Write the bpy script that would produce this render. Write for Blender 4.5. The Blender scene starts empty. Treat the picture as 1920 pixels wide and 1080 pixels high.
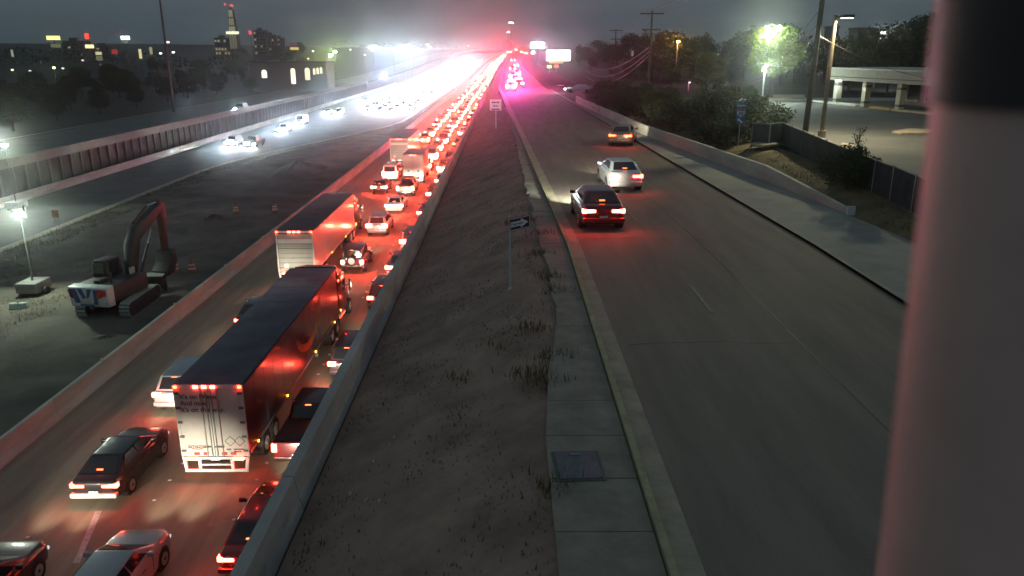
import bpy, bmesh, math, random
from mathutils import Vector, Matrix
random.seed(7)
C = bpy.context.scene
COL = C.collection
R = math.radians
PI = math.pi

# ---------------------------------------------------------------- camera
F = 1450.0                                   # focal length in photo pixels (1920 wide)
PITCH = math.atan((540 - 95) / F)
YAW = R(-0.38)
CAMZ = 16.0
cd = bpy.data.cameras.new('camera')
cam = bpy.data.objects.new('camera', cd)
COL.objects.link(cam)
cam.location = (0, 0, CAMZ)
cam.rotation_euler = (PI / 2 - PITCH, 0, YAW)
cd.sensor_width = 36
cd.lens = F / 1920 * 36
cd.clip_start = 0.05
cd.clip_end = 6000
cd.dof.use_dof = True
cd.dof.focus_distance = 55
cd.dof.aperture_fstop = 2.3
C.camera = cam

EXPO = 3.45                                   # the camera is exposed for the night
K = 2 ** EXPO
# ---------------------------------------------------------------- world: the last of the night
w = bpy.data.worlds.new('World')
C.world = w
w.use_nodes = True
nt = w.node_tree
bg = nt.nodes['Background']
sky = nt.nodes.new('ShaderNodeTexSky')
sky.sky_type = 'NISHITA'
sky.sun_disc = False
SUN_EL, SUN_ROT = R(-1.5), R(112)
sky.sun_elevation = SUN_EL
sky.sun_rotation = SUN_ROT
sky.air_density = 1.0
sky.dust_density = 1.2
sky.ozone_density = 2.0
hs = nt.nodes.new('ShaderNodeHueSaturation')
hs.inputs['Saturation'].default_value = 1.0
nt.links.new(sky.outputs['Color'], hs.inputs['Color'])
cloud = nt.nodes.new('ShaderNodeMix')          # an even deck of thin cloud, lit by the town below
cloud.data_type = 'RGBA'
cloud.inputs[0].default_value = .93
cloud.inputs[7].default_value = (.050, .073, .086, 1)
nt.links.new(hs.outputs['Color'], cloud.inputs[6])
nt.links.new(cloud.outputs[2], bg.inputs['Color'])
bg.inputs["Strength"].default_value = 0.15
w.cycles.sampling_method = 'AUTOMATIC'

sd = bpy.data.lights.new('sun', 'SUN')
sd.energy = 0.002
sd.angle = R(20)
sd.color = (1, .93, .85)
sun = bpy.data.objects.new('sun', sd)
COL.objects.link(sun)
sun.rotation_euler = (R(70), 0, R(68))

C.view_settings.view_transform = 'Standard'
C.view_settings.look = 'None'
C.view_settings.gamma = 1
C.view_settings.use_curve_mapping = False
C.view_settings.exposure = EXPO
C.render.engine = 'CYCLES'
cy = C.cycles
cy.use_denoising = True
cy.max_bounces = 5
cy.diffuse_bounces = 2
cy.glossy_bounces = 2
cy.transmission_bounces = 2
cy.volume_bounces = 0
cy.transparent_max_bounces = 6
cy.sample_clamp_indirect = 2.0 / K
cy.sample_clamp_direct = 0
cy.caustics_reflective = False
cy.caustics_refractive = False
cy.blur_glossy = 1.0
cy.use_light_tree = True

# ---------------------------------------------------------------- helpers
_rot = Matrix.Rotation(YAW, 3, 'Z') @ Matrix.Rotation(PI / 2 - PITCH, 3, 'X')
def ray(px, py):
    return _rot @ Vector(((px - 960) / F, -(py - 540) / F, -1))
def on_z(px, py, z):
    """world point seen at photo pixel px, py lying at height z"""
    d = ray(px, py)
    t = (z - CAMZ) / d.z
    return Vector((0, 0, CAMZ)) + d * t
def at_y(px, py, Y):
    """world point seen at photo pixel px, py at distance Y along the road"""
    d = ray(px, py)
    return Vector((0, 0, CAMZ)) + d * (Y / d.y)

def smooth(t):
    t = min(1, max(0, t))
    return t * t * (3 - 2 * t)
def lift(Y):            # the freeway climbs a hill beyond the queue
    return 13.0 * smooth((Y - 330) / 560)
def bend(Y):            # ... and swings a little to the right
    s = max(0, Y - 330)
    return 0.00007 * s * s if s < 600 else 0.00007 * 360000 + .084 * (s - 600)
def fshift(Y):          # the frontage road bears left beyond the first cars
    return -0.03 * max(0, min(Y, 160) - 28)
XS = [(-1500, 14), (-400, 10), (-170, 6), (-110, 4), (-76, 3.2), (-57.62, 3.2), (-57.5, -.12), (-4.72, -.12), (-4.5, 6.8),
      (-2.2, 7.75), (.2, 8.75), (.8, 8.93), (15.2, 8.93), (16.4, 9.45), (18.2, 9.65), (60, 9.8), (150, 9.9), (400, 12), (1500, 17)]
def base_z(X):
    for (a, za), (b, zb) in zip(XS, XS[1:]):
        if a <= X <= b:
            return za + (zb - za) * (X - a) / (b - a)
    return XS[0][1] if X < 0 else XS[-1][1]
def kx(X):
    return 1.0 if X < -4 else (1 - .65 * smooth((X + 4) / 20))
def W(X, Y, z):
    """road coordinates to world"""
    return Vector((X + bend(Y), Y, z + lift(Y) * kx(X)))
def ground(X, Y):
    return W(X, Y, base_z(X))

class MB:
    def __init__(s):
        s.v, s.f, s.mi = [], [], []
    def add(s, vs, fs, mi=0):
        o = len(s.v)
        s.v += [tuple(p) for p in vs]
        s.f += [tuple(i + o for i in f) for f in fs]
        s.mi += [mi] * len(fs)
        return s
    def hexa(s, p, mi=0):      # 8 points: bottom ring of four, top ring of four
        return s.add(p, [(3, 2, 1, 0), (4, 5, 6, 7), (0, 1, 5, 4), (1, 2, 6, 5), (2, 3, 7, 6), (3, 0, 4, 7)], mi)
    def box(s, x0, x1, y0, y1, z0, z1, mi=0):
        return s.hexa([(x0, y0, z0), (x1, y0, z0), (x1, y1, z0), (x0, y1, z0), (x0, y0, z1), (x1, y0, z1), (x1, y1, z1), (x0, y1, z1)], mi)
    def bar(s, a, b, w_, h_, mi=0):
        a, b = Vector(a), Vector(b)
        d = (b - a).normalized()
        u = d.cross(Vector((0, 0, 1)))
        if u.length < 1e-3: u = Vector((1, 0, 0))
        u.normalize(); n = u.cross(d)
        u *= w_ / 2; n *= h_ / 2
        return s.hexa([a - u - n, a + u - n, b + u - n, b - u - n, a - u + n, a + u + n, b + u + n, b - u + n], mi)
    def cyl(s, a, b, r0, r1=None, n=12, mi=0, cap=True):
        r1 = r0 if r1 is None else r1
        a, b = Vector(a), Vector(b)
        d = (b - a).normalized()
        u = d.cross(Vector((0, 0, 1)))
        if u.length < 1e-3: u = Vector((1, 0, 0))
        u.normalize(); n_ = d.cross(u)
        vs = []
        for c, r in ((a, r0), (b, r1)):
            for k in range(n):
                t = 2 * PI * k / n
                vs.append(c + u * (r * math.cos(t)) + n_ * (r * math.sin(t)))
        fs = [(k, (k + 1) % n, n + (k + 1) % n, n + k) for k in range(n)]
        if cap: fs += [tuple(range(n - 1, -1, -1)), tuple(range(n, 2 * n))]
        return s.add(vs, fs, mi)
    def tube(s, pts, r, n=6, mi=0):
        for a, b in zip(pts, pts[1:]): s.cyl(a, b, r, r, n, mi)
        return s
    def prism(s, poly, axis, a, b, mi=0):
        """polygon extruded along axis 0/1/2 from a to b; poly gives the other two coordinates in order"""
        n = len(poly)
        def put(p, t):
            q = [p[0], p[1]]; q.insert(axis, t); return tuple(q)
        vs = [put(p, a) for p in poly] + [put(p, b) for p in poly]
        fs = [tuple(range(n)), tuple(range(2 * n - 1, n - 1, -1))] + [(k, n + k, n + (k + 1) % n, (k + 1) % n) for k in range(n)]
        return s.add(vs, fs, mi)
    def ball(s, c, rx, ry, rz, n=8, m=6, mi=0):
        vs, fs = [], []
        for j in range(m + 1):
            t = PI * j / m
            for k in range(n):
                u = 2 * PI * k / n
                vs.append((c[0] + rx * math.sin(t) * math.cos(u), c[1] + ry * math.sin(t) * math.sin(u), c[2] + rz * math.cos(t)))
        for j in range(m):
            for k in range(n):
                fs.append((j * n + k, (j + 1) * n + k, (j + 1) * n + (k + 1) % n, j * n + (k + 1) % n))
        return s.add(vs, fs, mi)
    def mesh(s, name, bev=0, seg=2, smooth_=False, ang=30):
        me = bpy.data.meshes.new(name)
        me.from_pydata(s.v, [], s.f)
        me.polygons.foreach_set('material_index', s.mi)
        bm = bmesh.new(); bm.from_mesh(me)
        bmesh.ops.recalc_face_normals(bm, faces=bm.faces)
        if bev:
            ed = [e for e in bm.edges if len(e.link_faces) == 2 and e.calc_face_angle(0) > R(ang)]
            bmesh.ops.bevel(bm, geom=ed, offset=bev, segments=seg, profile=.5, affect='EDGES', clamp_overlap=True)
        bm.to_mesh(me); bm.free()
        if smooth_ or bev:
            me.polygons.foreach_set('use_smooth', [True] * len(me.polygons))
            me.set_sharp_from_angle(angle=R(38))
        me.update()
        return me
    def build(s, name, mat, parent=None, bev=0, seg=2, smooth_=False, loc=None, ang=30):
        me = s.mesh(name, bev, seg, smooth_, ang)
        return put(name, me, mat, parent, loc)

def put(name, me, mat, parent=None, loc=None):
    for m in (mat if isinstance(mat, (list, tuple)) else [mat]):
        if len(me.materials) < (len(mat) if isinstance(mat, (list, tuple)) else 1): me.materials.append(m)
    o = bpy.data.objects.new(name, me)
    COL.objects.link(o)
    if parent: o.parent = parent
    if loc: o.location = loc
    return o
def tag(o, label=None, cat=None, group=None, kind=None):
    if label: o['label'] = label
    if cat: o['category'] = cat
    if group: o['group'] = group
    if kind: o['kind'] = kind
    return o
def empty(name, loc=(0, 0, 0), rz=0, label=None, cat=None, group=None):
    o = bpy.data.objects.new(name, None)
    COL.objects.link(o)
    o.location = loc
    o.rotation_euler = (0, 0, rz)
    o.empty_display_size = .3
    return tag(o, label, cat, group)
def struct(o):
    o['kind'] = 'structure'; return o
def kids(o):
    return [c for c in ALLKIDS.get(o.name, [])]
def copy_tree(o, parent=None):
    c = o.copy()
    COL.objects.link(c)
    if parent: c.parent = parent
    for ch in o.children: copy_tree(ch, c)
    return c

# ---------------------------------------------------------------- materials
MATS = {}
def mat(name, col, rough=.6, metal=0, var=.25, scale=6, bump=0, stretch=None, spec=.5, col2=None, coat=0, bscale=None, detail=5):
    if name in MATS: return MATS[name]
    m = bpy.data.materials.new(name)
    m.use_nodes = True
    n = m.node_tree; b = n.nodes['Principled BSDF']
    b.inputs['Roughness'].default_value = rough
    b.inputs['Metallic'].default_value = metal
    b.inputs['Specular IOR Level'].default_value = spec
    if coat: b.inputs['Coat Weight'].default_value = coat; b.inputs['Coat Roughness'].default_value = .08
    tc = n.nodes.new('ShaderNodeTexCoord')
    mp = n.nodes.new('ShaderNodeMapping')
    n.links.new(tc.outputs['Object'], mp.inputs['Vector'])
    if stretch: mp.inputs['Scale'].default_value = stretch
    nz = n.nodes.new('ShaderNodeTexNoise')
    nz.inputs['Scale'].default_value = scale
    nz.inputs['Detail'].default_value = detail
    nz.inputs['Roughness'].default_value = .65
    n.links.new(mp.outputs['Vector'], nz.inputs['Vector'])
    rp = n.nodes.new('ShaderNodeValToRGB')
    c2 = col2 if col2 else tuple(c * (1 - var) for c in col)
    c1 = tuple(min(1, c * (1 + var)) for c in col) if not col2 else col
    rp.color_ramp.elements[0].position = .3
    rp.color_ramp.elements[1].position = .7
    rp.color_ramp.elements[0].color = (*c2, 1)
    rp.color_ramp.elements[1].color = (*c1, 1)
    n.links.new(nz.outputs['Fac'], rp.inputs['Fac'])
    n.links.new(rp.outputs['Color'], b.inputs['Base Color'])
    if bump:
        bp = n.nodes.new('ShaderNodeBump')
        bp.inputs['Strength'].default_value = bump
        bp.inputs['Distance'].default_value = .03
        n2 = n.nodes.new('ShaderNodeTexNoise')
        n2.inputs['Scale'].default_value = bscale or scale * 6
        n2.inputs['Detail'].default_value = 4
        n.links.new(tc.outputs['Object'], n2.inputs['Vector'])
        n.links.new(n2.outputs['Fac'], bp.inputs['Height'])
        n.links.new(bp.outputs['Normal'], b.inputs['Normal'])
    MATS[name] = m
    return m
def glow(name, col, strength, sample=True):
    if name in MATS: return MATS[name]
    m = bpy.data.materials.new(name)
    m.use_nodes = True
    b = m.node_tree.nodes['Principled BSDF']
    b.inputs['Base Color'].default_value = (*[min(.8, c) for c in col], 1)
    b.inputs['Roughness'].default_value = .3
    b.inputs['Emission Color'].default_value = (*col, 1)
    b.inputs['Emission Strength'].default_value = strength / K
    m.cycles.emission_sampling = 'FRONT_BACK' if sample else 'NONE'
    MATS[name] = m
    return m

concrete = mat('road_concrete', (.37, .31, .215), .75, var=.22, scale=.5, bump=.3, stretch=(3, .22, 1), bscale=14)
asphalt = mat('asphalt', (.235, .185, .14), .8, var=.2, scale=.6, bump=.4, stretch=(2.5, .3, 1), bscale=25)
old_asphalt = mat('old_asphalt', (.11, .107, .10), .8, var=.25, scale=.25, bump=.4, bscale=18)
kerb_c = mat('kerb_concrete', (.42, .34, .24), .8, var=.25, scale=1.5, bump=.4, bscale=20)
walk_c = mat('walk_concrete', (.30, .25, .19), .85, var=.3, scale=1.1, bump=.5, bscale=12)
shoulder_c = mat('shoulder_concrete', (.34, .32, .27), .85, var=.22, scale=.5, bump=.3, bscale=14)
barrier_c = mat('barrier_concrete', (.58, .56, .46), .8, var=.22, scale=.8, bump=.3, bscale=10, stretch=(1, .35, 2))
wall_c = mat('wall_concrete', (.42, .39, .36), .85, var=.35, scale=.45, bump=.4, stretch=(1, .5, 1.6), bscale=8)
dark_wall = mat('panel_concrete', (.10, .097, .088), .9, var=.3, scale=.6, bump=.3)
soil = mat('median_soil', (.32, .205, .15), .95, var=.35, scale=.7, bump=.55, bscale=9)
dirt = mat('construction_dirt', (.12, .105, .08), .95, var=.5, scale=.22, bump=1, bscale=5)
land = mat('land', (.045, .04, .03), .95, var=.4, scale=.08, bump=.5)
drygrass_g = mat('dry_grass_ground', (.16, .125, .06), .95, var=.5, scale=.6, bump=1, bscale=10)
grassm = mat('grass_blades', (.10, .115, .035), .8, var=.5, scale=2)
strawm = mat('straw_blades', (.20, .15, .06), .8, var=.5, scale=2)
leafm = mat('leaves', (.06, .085, .025), .75, var=.5, scale=.9)
leaf_dark = mat("leaves_dark", (.045, .055, .02), .8, var=.5, scale=.7)
bark = mat('bark', (.09, .07, .05), .9, var=.35, scale=4, bump=.6)
wood = mat('pole_wood', (.10, .08, .06), .85, var=.3, scale=3, bump=.5, stretch=(6, 6, .5))
galv = mat('galvanised_steel', (.42, .43, .42), .45, metal=.7, var=.12, scale=8)
steel_pole = mat('brown_pole_paint', (.22, .18, .11), .55, var=.15, scale=5)
black = mat('black_rubber', (.02, .02, .02), .75, var=.3, scale=8)
blackp = mat('black_plastic', (.025, .025, .027), .45, var=.2, scale=8)
chrome = mat('chrome', (.75, .75, .75), .15, metal=1, var=.05)
alloy = mat('alloy_rim', (.55, .55, .55), .3, metal=.9, var=.1)
glass = mat('tinted_glass', (.015, .017, .02), .06, var=.1, spec=.8)
whitep = mat('white_paint', (.75, .74, .70), .5, var=.06, scale=3)
roadw = mat('road_marking_white', (.62, .61, .56), .7, var=.3, scale=4)
orange = mat('orange_plastic', (.75, .16, .03), .5, var=.12, scale=4)
whiteb = mat('white_band', (.8, .8, .78), .4, var=.06)
PAINT = {}
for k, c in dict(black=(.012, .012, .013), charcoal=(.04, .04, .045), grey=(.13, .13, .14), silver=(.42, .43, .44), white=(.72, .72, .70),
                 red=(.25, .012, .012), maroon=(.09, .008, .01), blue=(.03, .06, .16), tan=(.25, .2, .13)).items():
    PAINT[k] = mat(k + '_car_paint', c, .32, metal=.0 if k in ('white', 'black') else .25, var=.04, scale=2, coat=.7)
TAIL = 46.0
tail_on = glow('tail_lamp_red', (1, .05, .026), TAIL)
tail_hot = glow('brake_lamp_red', (1, .055, .03), TAIL * 1.7)
tail_far = glow('far_tail_lamp_red', (1, .055, .028), 800)
tail_mid = glow('mid_tail_lamp_red', (1, .06, .03), 260)
tail_dim = glow('running_lamp_red', (1, .02, .006), 60)
marker_red = glow('marker_lamp_red', (1, .02, .006), 90)
marker_amber = glow('marker_lamp_amber', (1, .28, .02), 25)
chmsl = glow('high_brake_lamp', (1, .06, .015), 14)
head_white = glow('headlamp_white', (.86, .95, 1), 1000, sample=False)
head_nb = glow('headlamp_lens', (.93, .97, 1), .7, sample=False)
head_warm = glow('headlamp_warm', (1, .9, .7), 900, sample=False)
head_blue = glow('headlamp_blue', (.6, .82, 1), 2600, sample=False)
plate_lit = glow('glowing_licence_plate', (.9, .92, 1), 2.2, sample=False)  # plate glows by itself in place of a plate lamp

HEAD_W = 800.0
def spot(parent, loc, power=None, col=(1, .91, .72), size=58, tilt=-4, rz=0, name='headlamp_beam'):
    l = bpy.data.lights.get(name + '_%d_%d' % (power or HEAD_W, size))
    if l is None:
        l = bpy.data.lights.new(name + '_%d_%d' % (power or HEAD_W, size), 'SPOT')
        l.energy = (power or HEAD_W) / K
        l.color = col
        l.spot_size = R(size)
        l.spot_blend = 1.0
        l.shadow_soft_size = .12
    o = bpy.data.objects.new(name, l)
    COL.objects.link(o)
    o.parent = parent
    o.location = loc
    o.rotation_euler = (R(90 - tilt), 0, rz)
    return o
def lamp(name, loc, power, col=(1, 1, 1), r=.15, parent=None):
    l = bpy.data.lights.new(name, 'POINT')
    l.energy = power / K; l.color = col; l.shadow_soft_size = r
    o = bpy.data.objects.new(name, l)
    COL.objects.link(o)
    o.location = loc
    if parent: o.parent = parent
    return o
def downlight(name, loc, power, col, parent=None, size=150, r=.2, rot=(0, 0, 0)):
    l = bpy.data.lights.new(name, 'SPOT')
    l.energy = power / K; l.color = col; l.spot_size = R(size); l.spot_blend = .5; l.shadow_soft_size = r
    o = bpy.data.objects.new(name, l)
    COL.objects.link(o)
    o.location = loc
    o.rotation_euler = rot
    if parent: o.parent = parent
    return o

def lettering(body, size, m, parent, x, off, z, bold=0.0, gap=.3):
    """one mesh per word, set out along x on a face whose outer side looks to -y"""
    for word in body.split():
        me = text_mesh(word, size, .002, bold=bold)
        wd = max(v.co.x for v in me.vertices)
        o = put('lettering', me, m, parent, (x, off, z)); o.rotation_euler = (PI / 2, 0, 0)
        x += wd + size * gap
def text_mesh(body, size, extr=.003, align='LEFT', bold=0.0, space=1.0):
    cu = bpy.data.curves.new('lettering', 'FONT')
    cu.body = body; cu.size = size; cu.extrude = extr; cu.align_x = align; cu.offset = bold; cu.space_line = space
    cu.resolution_u = 3
    o = bpy.data.objects.new('lettering', cu)
    COL.objects.link(o)
    dg = bpy.context.evaluated_depsgraph_get()
    me = bpy.data.meshes.new_from_object(o.evaluated_get(dg))
    bpy.data.objects.remove(o)
    me.name = 'lettering'
    return me
# ================================================================ SETTING
YS_NEAR = [-40, -20, -10, 0, 6, 12, 18, 24, 28, 32] + list(range(36, 340, 8))
YS_FAR = list(range(340, 1500, 20))
YS = YS_NEAR + YS_FAR
def strip(name, xl, xr, z, mt, ys=YS, nx=1, bumps=0, parent=None):
    fl = xl if callable(xl) else (lambda Y: xl)
    fr = xr if callable(xr) else (lambda Y: xr)
    fz = z if callable(z) else (lambda X: z)
    m = MB()
    vs, fs = [], []
    for Y in ys:
        a, b = fl(Y), fr(Y)
        for k in range(nx + 1):
            X = a + (b - a) * k / nx
            zz = fz(X) + (random.uniform(0, bumps) if bumps and 0 < k < nx else 0)
            vs.append(W(X, Y, zz))
    n = nx + 1
    for j in range(len(ys) - 1):
        for k in range(nx):
            fs.append((j * n + k, j * n + k + 1, (j + 1) * n + k + 1, (j + 1) * n + k))
    m.add(vs, fs)
    return m.build(name, mt, parent, smooth_=bool(bumps))

# the land: one sheet to the horizon
xs_g = sorted(set([x for x, _ in XS] + [-800, -250, -130, -90, -68, -40, -20, -3.3, -1, 30, 40, 90, 250, 800]))
vs, fs = [], []
gy = [-40] + YS[1:] + [1560]
for Y in gy:
    for X in xs_g: vs.append(W(X, Y, base_z(X) - (.03 if X > -4 else .0)) if abs(X) < 1400 else Vector((X, Y, base_z(X))))
n = len(xs_g)
for j in range(len(gy) - 1):
    for k in range(n - 1): fs.append((j * n + k, j * n + k + 1, (j + 1) * n + k + 1, (j + 1) * n + k))
struct(MB().add(vs, fs).build('ground', land))

# northbound main road, sunk below the frontage road
road = struct(strip('main_road', -20.25, -4.8, 0.0, concrete))
def sb_right(Y):
    return -43 + 18.0 * smooth((Y - 105) / 85)
struct(strip('southbound_road', -53.5, sb_right, 0.0, old_asphalt))
struct(strip('southbound_shoulder', lambda Y: sb_right(Y) + .02, lambda Y: sb_right(Y) + 1.0, 0.004, kerb_c))
struct(strip('upper_frontage_road', -74, -60.5, 3.29, old_asphalt))
struct(strip('upper_frontage_kerb', -60.4, -60.0, 3.42, kerb_c))
struct(strip('upper_frontage_kerb', -74.6, -74.1, 3.42, kerb_c))
# construction ground between the carriageways, churned up
cy_ys = [0, 4] + [8 + 1.6 * k for k in range(70)] + list(range(122, 330, 12))
def dirt_z(X):
    return -.02 if X > -22 else .03
struct(strip('construction_ground', lambda Y: sb_right(Y) + 1.05, -20.85, dirt_z, dirt, ys=cy_ys, nx=16, bumps=.32))

# frontage road in front of the camera
fl = lambda Y: 2.78 + fshift(Y)
fr = lambda Y: 11.45 + fshift(Y)
front = struct(strip('frontage_road', fl, fr, 9.0, asphalt))
struct(strip('frontage_gutter', lambda Y: 2.37 + fshift(Y), lambda Y: 2.775 + fshift(Y), 9.004, kerb_c))
kb = MB()
ky = [y for y in YS if y < 420]
for a, b in zip(ky, ky[1:]):
    pa = [(2.23 + fshift(a), 8.9), (2.365 + fshift(a), 8.9), (2.35 + fshift(a), 9.15), (2.23 + fshift(a), 9.15)]
    pb = [(2.23 + fshift(b), 8.9), (2.365 + fshift(b), 8.9), (2.35 + fshift(b), 9.15), (2.23 + fshift(b), 9.15)]
    q = [W(x, a, z) for x, z in pa] + [W(x, b, z) for x, z in pb]
    kb.add(q, [(0, 1, 5, 4), (1, 2, 6, 5), (2, 3, 7, 6), (3, 0, 4, 7)])
struct(kb.build('kerb', mat('kerb_edge', (.42, .36, .2), .8, var=.3, scale=3)))
def par_x(Y):
    pts = [(33.6, 15.1), (42.3, 14.35), (67.3, 11.75), (104, 9.9), (150, 8.3)]
    if Y <= pts[0][0]: return pts[0][1] + (33.6 - Y) * .06
    for (a, xa), (b, xb) in zip(pts, pts[1:]):
        if Y <= b: return xa + (xb - xa) * (Y - a) / (b - a)
    return pts[-1][1]
wy = [y for y in YS if y <= 150]
struct(strip('shoulder_walk', lambda Y: fr(Y) + .16, lambda Y: max(fr(Y) + .4, par_x(Y) - .02), 9.08, shoulder_c, ys=wy))
struct(strip('shoulder_kerb', lambda Y: fr(Y) + .005, lambda Y: fr(Y) + .155, 9.1, kerb_c, ys=wy))
# median slope
def med_z(X):
    return base_z(X) + .03
struct(strip('median_ground', -4.15, lambda Y: 2.22 + fshift(Y), med_z, soil, ys=[y for y in [-40, -20] + [-6 + 1.5 * k for k in range(80)] + list(range(120, 420, 12))], nx=12, bumps=.06))
# raised lane markers and stripes belong to their road
mk = MB().box(-.06, .06, -.05, .05, 0, .02).mesh('lane_marker')
for X, ys_ in ((-13.15, [25.3, 26.7, 28.0, 29.4]), (-9.77, [24.0, 25.3, 26.7, 28.0, 29.5]), (-13.15, [36.5, 37.9, 39.3, 40.6]), (-9.77, [37, 38.3, 39.7, 41]), (-16.5, [23, 28.4, 40, 52])):
    for Y in ys_:
        put('lane_marker', mk, whiteb, road, (X, Y, .004))
for Y in [50 + 12 * k for k in range(10)]:
    for X in (-13.15, -9.77):
        for q in range(4): put('lane_marker', mk, whiteb, road, (X, Y + 1.35 * q, .004))
st = MB().box(-.05, .05, 0, 2.6, 0, .004).mesh('lane_stripe')
for Y in (20.4, 32.5, 46.2, 58.5, 71, 83.5, 96, 108, 120, 132):
    o = put('lane_stripe', st, mat('worn_lane_paint', (.3, .3, .27), .8, var=.5, scale=6), front, (5.72 + fshift(Y), Y, 9.006)); o.rotation_euler[2] = .03 if Y > 28 else 0
MB().add([(-14.2, 21.6, .005), (-13.98, 21.6, .005), (-14.75, 24.6, .005), (-14.98, 24.6, .005)], [(0, 1, 2, 3)]).build('worn_stripe', roadw, road)

# sealed cracks and the paving joint
tar = mat('crack_sealant', (.05, .047, .045), .6, var=.3, scale=8)
rs = random.Random(31)
def crack(pts, wdt):
    m = MB(); vs, fs = [], []
    for k, (x, y) in enumerate(pts):
        a = pts[max(0, k - 1)]; b = pts[min(len(pts) - 1, k + 1)]
        d = Vector((b[0] - a[0], b[1] - a[1])).normalized(); w_ = wdt * rs.uniform(.5, 1.2)
        vs += [(x - d.y * w_, y + d.x * w_, 9.005), (x + d.y * w_, y - d.x * w_, 9.005)]
        if k: i = 2 * k; fs.append((i - 2, i - 1, i + 1, i))
    m.add(vs, fs).build('crack_seal', tar, front)
crack([(7.35 + fshift(y) + rs.uniform(-.02, .02), y) for y in range(6, 90, 2)], .018)
for y0 in (13.4, 17.8, 24.6, 29.3, 38.2, 47.5, 58):
    xa, xb = rs.choice(((3, 7.2), (7.4, 11.2), (3, 11.2)))
    n_ = 12; yy = y0; q = []
    for k in range(n_ + 1):
        yy += rs.uniform(-.14, .14); q.append((xa + (xb - xa) * k / n_ + fshift(y0), yy))
    crack(q, .016)
# concrete apron slabs along the kerb
walk = empty('sidewalk'); struct(walk)
Y = 4.0
def walk_l(Y):
    pts = [(4, .72), (13, .72), (16.5, .95), (19, 1.3), (24, 1.45), (30, 1.25), (45, .95), (70, .6), (110, -.4)]
    for (a, xa), (b, xb) in zip(pts, pts[1:]):
        if Y <= b: return xa + (xb - xa) * max(0, Y - a) / (b - a)
    return pts[-1][1]
while Y < 100:
    L_ = 1.52
    a, b = Y + .012, Y + L_ - .012
    dz = random.uniform(-.006, .006); tilt = random.uniform(-.005, .005)
    ja, jb = (random.uniform(-.1, .1), random.uniform(-.1, .1)) if Y > 17 else (0, 0)
    la, lb = walk_l(a) + ja, walk_l(b) + jb
    ra, rb = 2.205 + fshift(a), 2.205 + fshift(b)
    z0, z1 = 9.06 + dz, 9.06 + dz + tilt
    MB().hexa([(la, a, 8.9), (ra, a, 8.9), (rb, b, 8.9), (lb, b, 8.9), (la, a, z0), (ra, a, z0), (rb, b, z1), (lb, b, z1)]).build('slab', walk_c, walk)
    Y += L_
uc = empty('utility_cover', (1.23, 12.0, 9.052), R(3), 'blue grey rectangular utility cover set into the concrete apron by the kerb', 'utility cover')
MB().box(-.42, .42, -.5, .5, 0, .025).build('frame', mat('cover_frame', (.12, .12, .11), .7), uc)
MB().box(-.37, .37, -.45, .45, .026, .04).build('lid', mat('cover_lid', (.10, .125, .14), .6, var=.3, scale=5, bump=.5, bscale=30), uc)
MB().box(-.1, .1, .33, .37, .04, .052).build('lift_slot', mat('slot_metal', (.3, .3, .26), .5), uc)

# ---------------------------------------------------------------- barriers and walls
jersey = [(-.3, 0), (-.3, .08), (-.13, .33), (-.09, .98), (.09, .98), (.13, .33), (.3, .08), (.3, 0)]
def barrier(name, label, X, y0, y1, step, mt, zt=0.0, refl=True, scale=1.0):
    t = empty(name, W(X, y0, zt), 0, label, 'barrier')
    me_near = MB().prism([(x, z * scale) for x, z in jersey], 1, .015, step - .015).mesh('barrier_segment')
    Y = y0
    while Y < y1 - .1:
        a, b = W(X, Y, zt), W(X, Y + step, zt)
        o = put('barrier_segment', me_near, mt, t, a - W(X, y0, zt))
        d = b - a
        o.rotation_euler = (math.atan2(d.z, math.hypot(d.x, d.y)), 0, -math.atan2(d.x, d.y))
        if refl and Y < 100:
            r = MB().box(-.05, .05, -.02, .02, 0, .13).build('reflector', mat('yellow_reflector', (.75, .55, .2), .3), t, loc=a - W(X, y0, zt) + Vector((.0, 4.5, .985)))
            MB().box(-.1, .1, -.03, .03, -.12, .0).build('bracket', galv, r)
        Y += step
    return t
barrier('concrete_barrier', 'pale concrete barrier with yellow reflectors along the left edge of the jammed lanes', -20.55, -4, 428, 9, barrier_c)
barrier('concrete_barrier', 'pale concrete barrier below the ribbed wall at the far edge of the southbound lanes', -54.0, 30, 390, 9, barrier_c, refl=False, scale=.95)

# wall that holds the median up above the main road
rw = empty('retaining_wall', (0, 0, 0), 0, 'tall stained concrete wall hiding the right lane beside the dark median', 'wall')
Y = -10.0
while Y < 560:
    L_ = 6.0 if Y < 150 else 20.0
    a, b = Y + .015, Y + L_ - .015
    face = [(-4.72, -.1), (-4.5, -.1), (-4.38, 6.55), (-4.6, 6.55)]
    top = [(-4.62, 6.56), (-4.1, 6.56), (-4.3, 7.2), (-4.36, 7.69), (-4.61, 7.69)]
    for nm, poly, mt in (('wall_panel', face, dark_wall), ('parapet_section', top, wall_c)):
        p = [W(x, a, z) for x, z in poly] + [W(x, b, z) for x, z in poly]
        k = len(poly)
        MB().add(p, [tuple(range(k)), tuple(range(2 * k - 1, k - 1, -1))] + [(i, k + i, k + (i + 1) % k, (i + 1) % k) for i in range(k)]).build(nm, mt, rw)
    Y += L_

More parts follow.
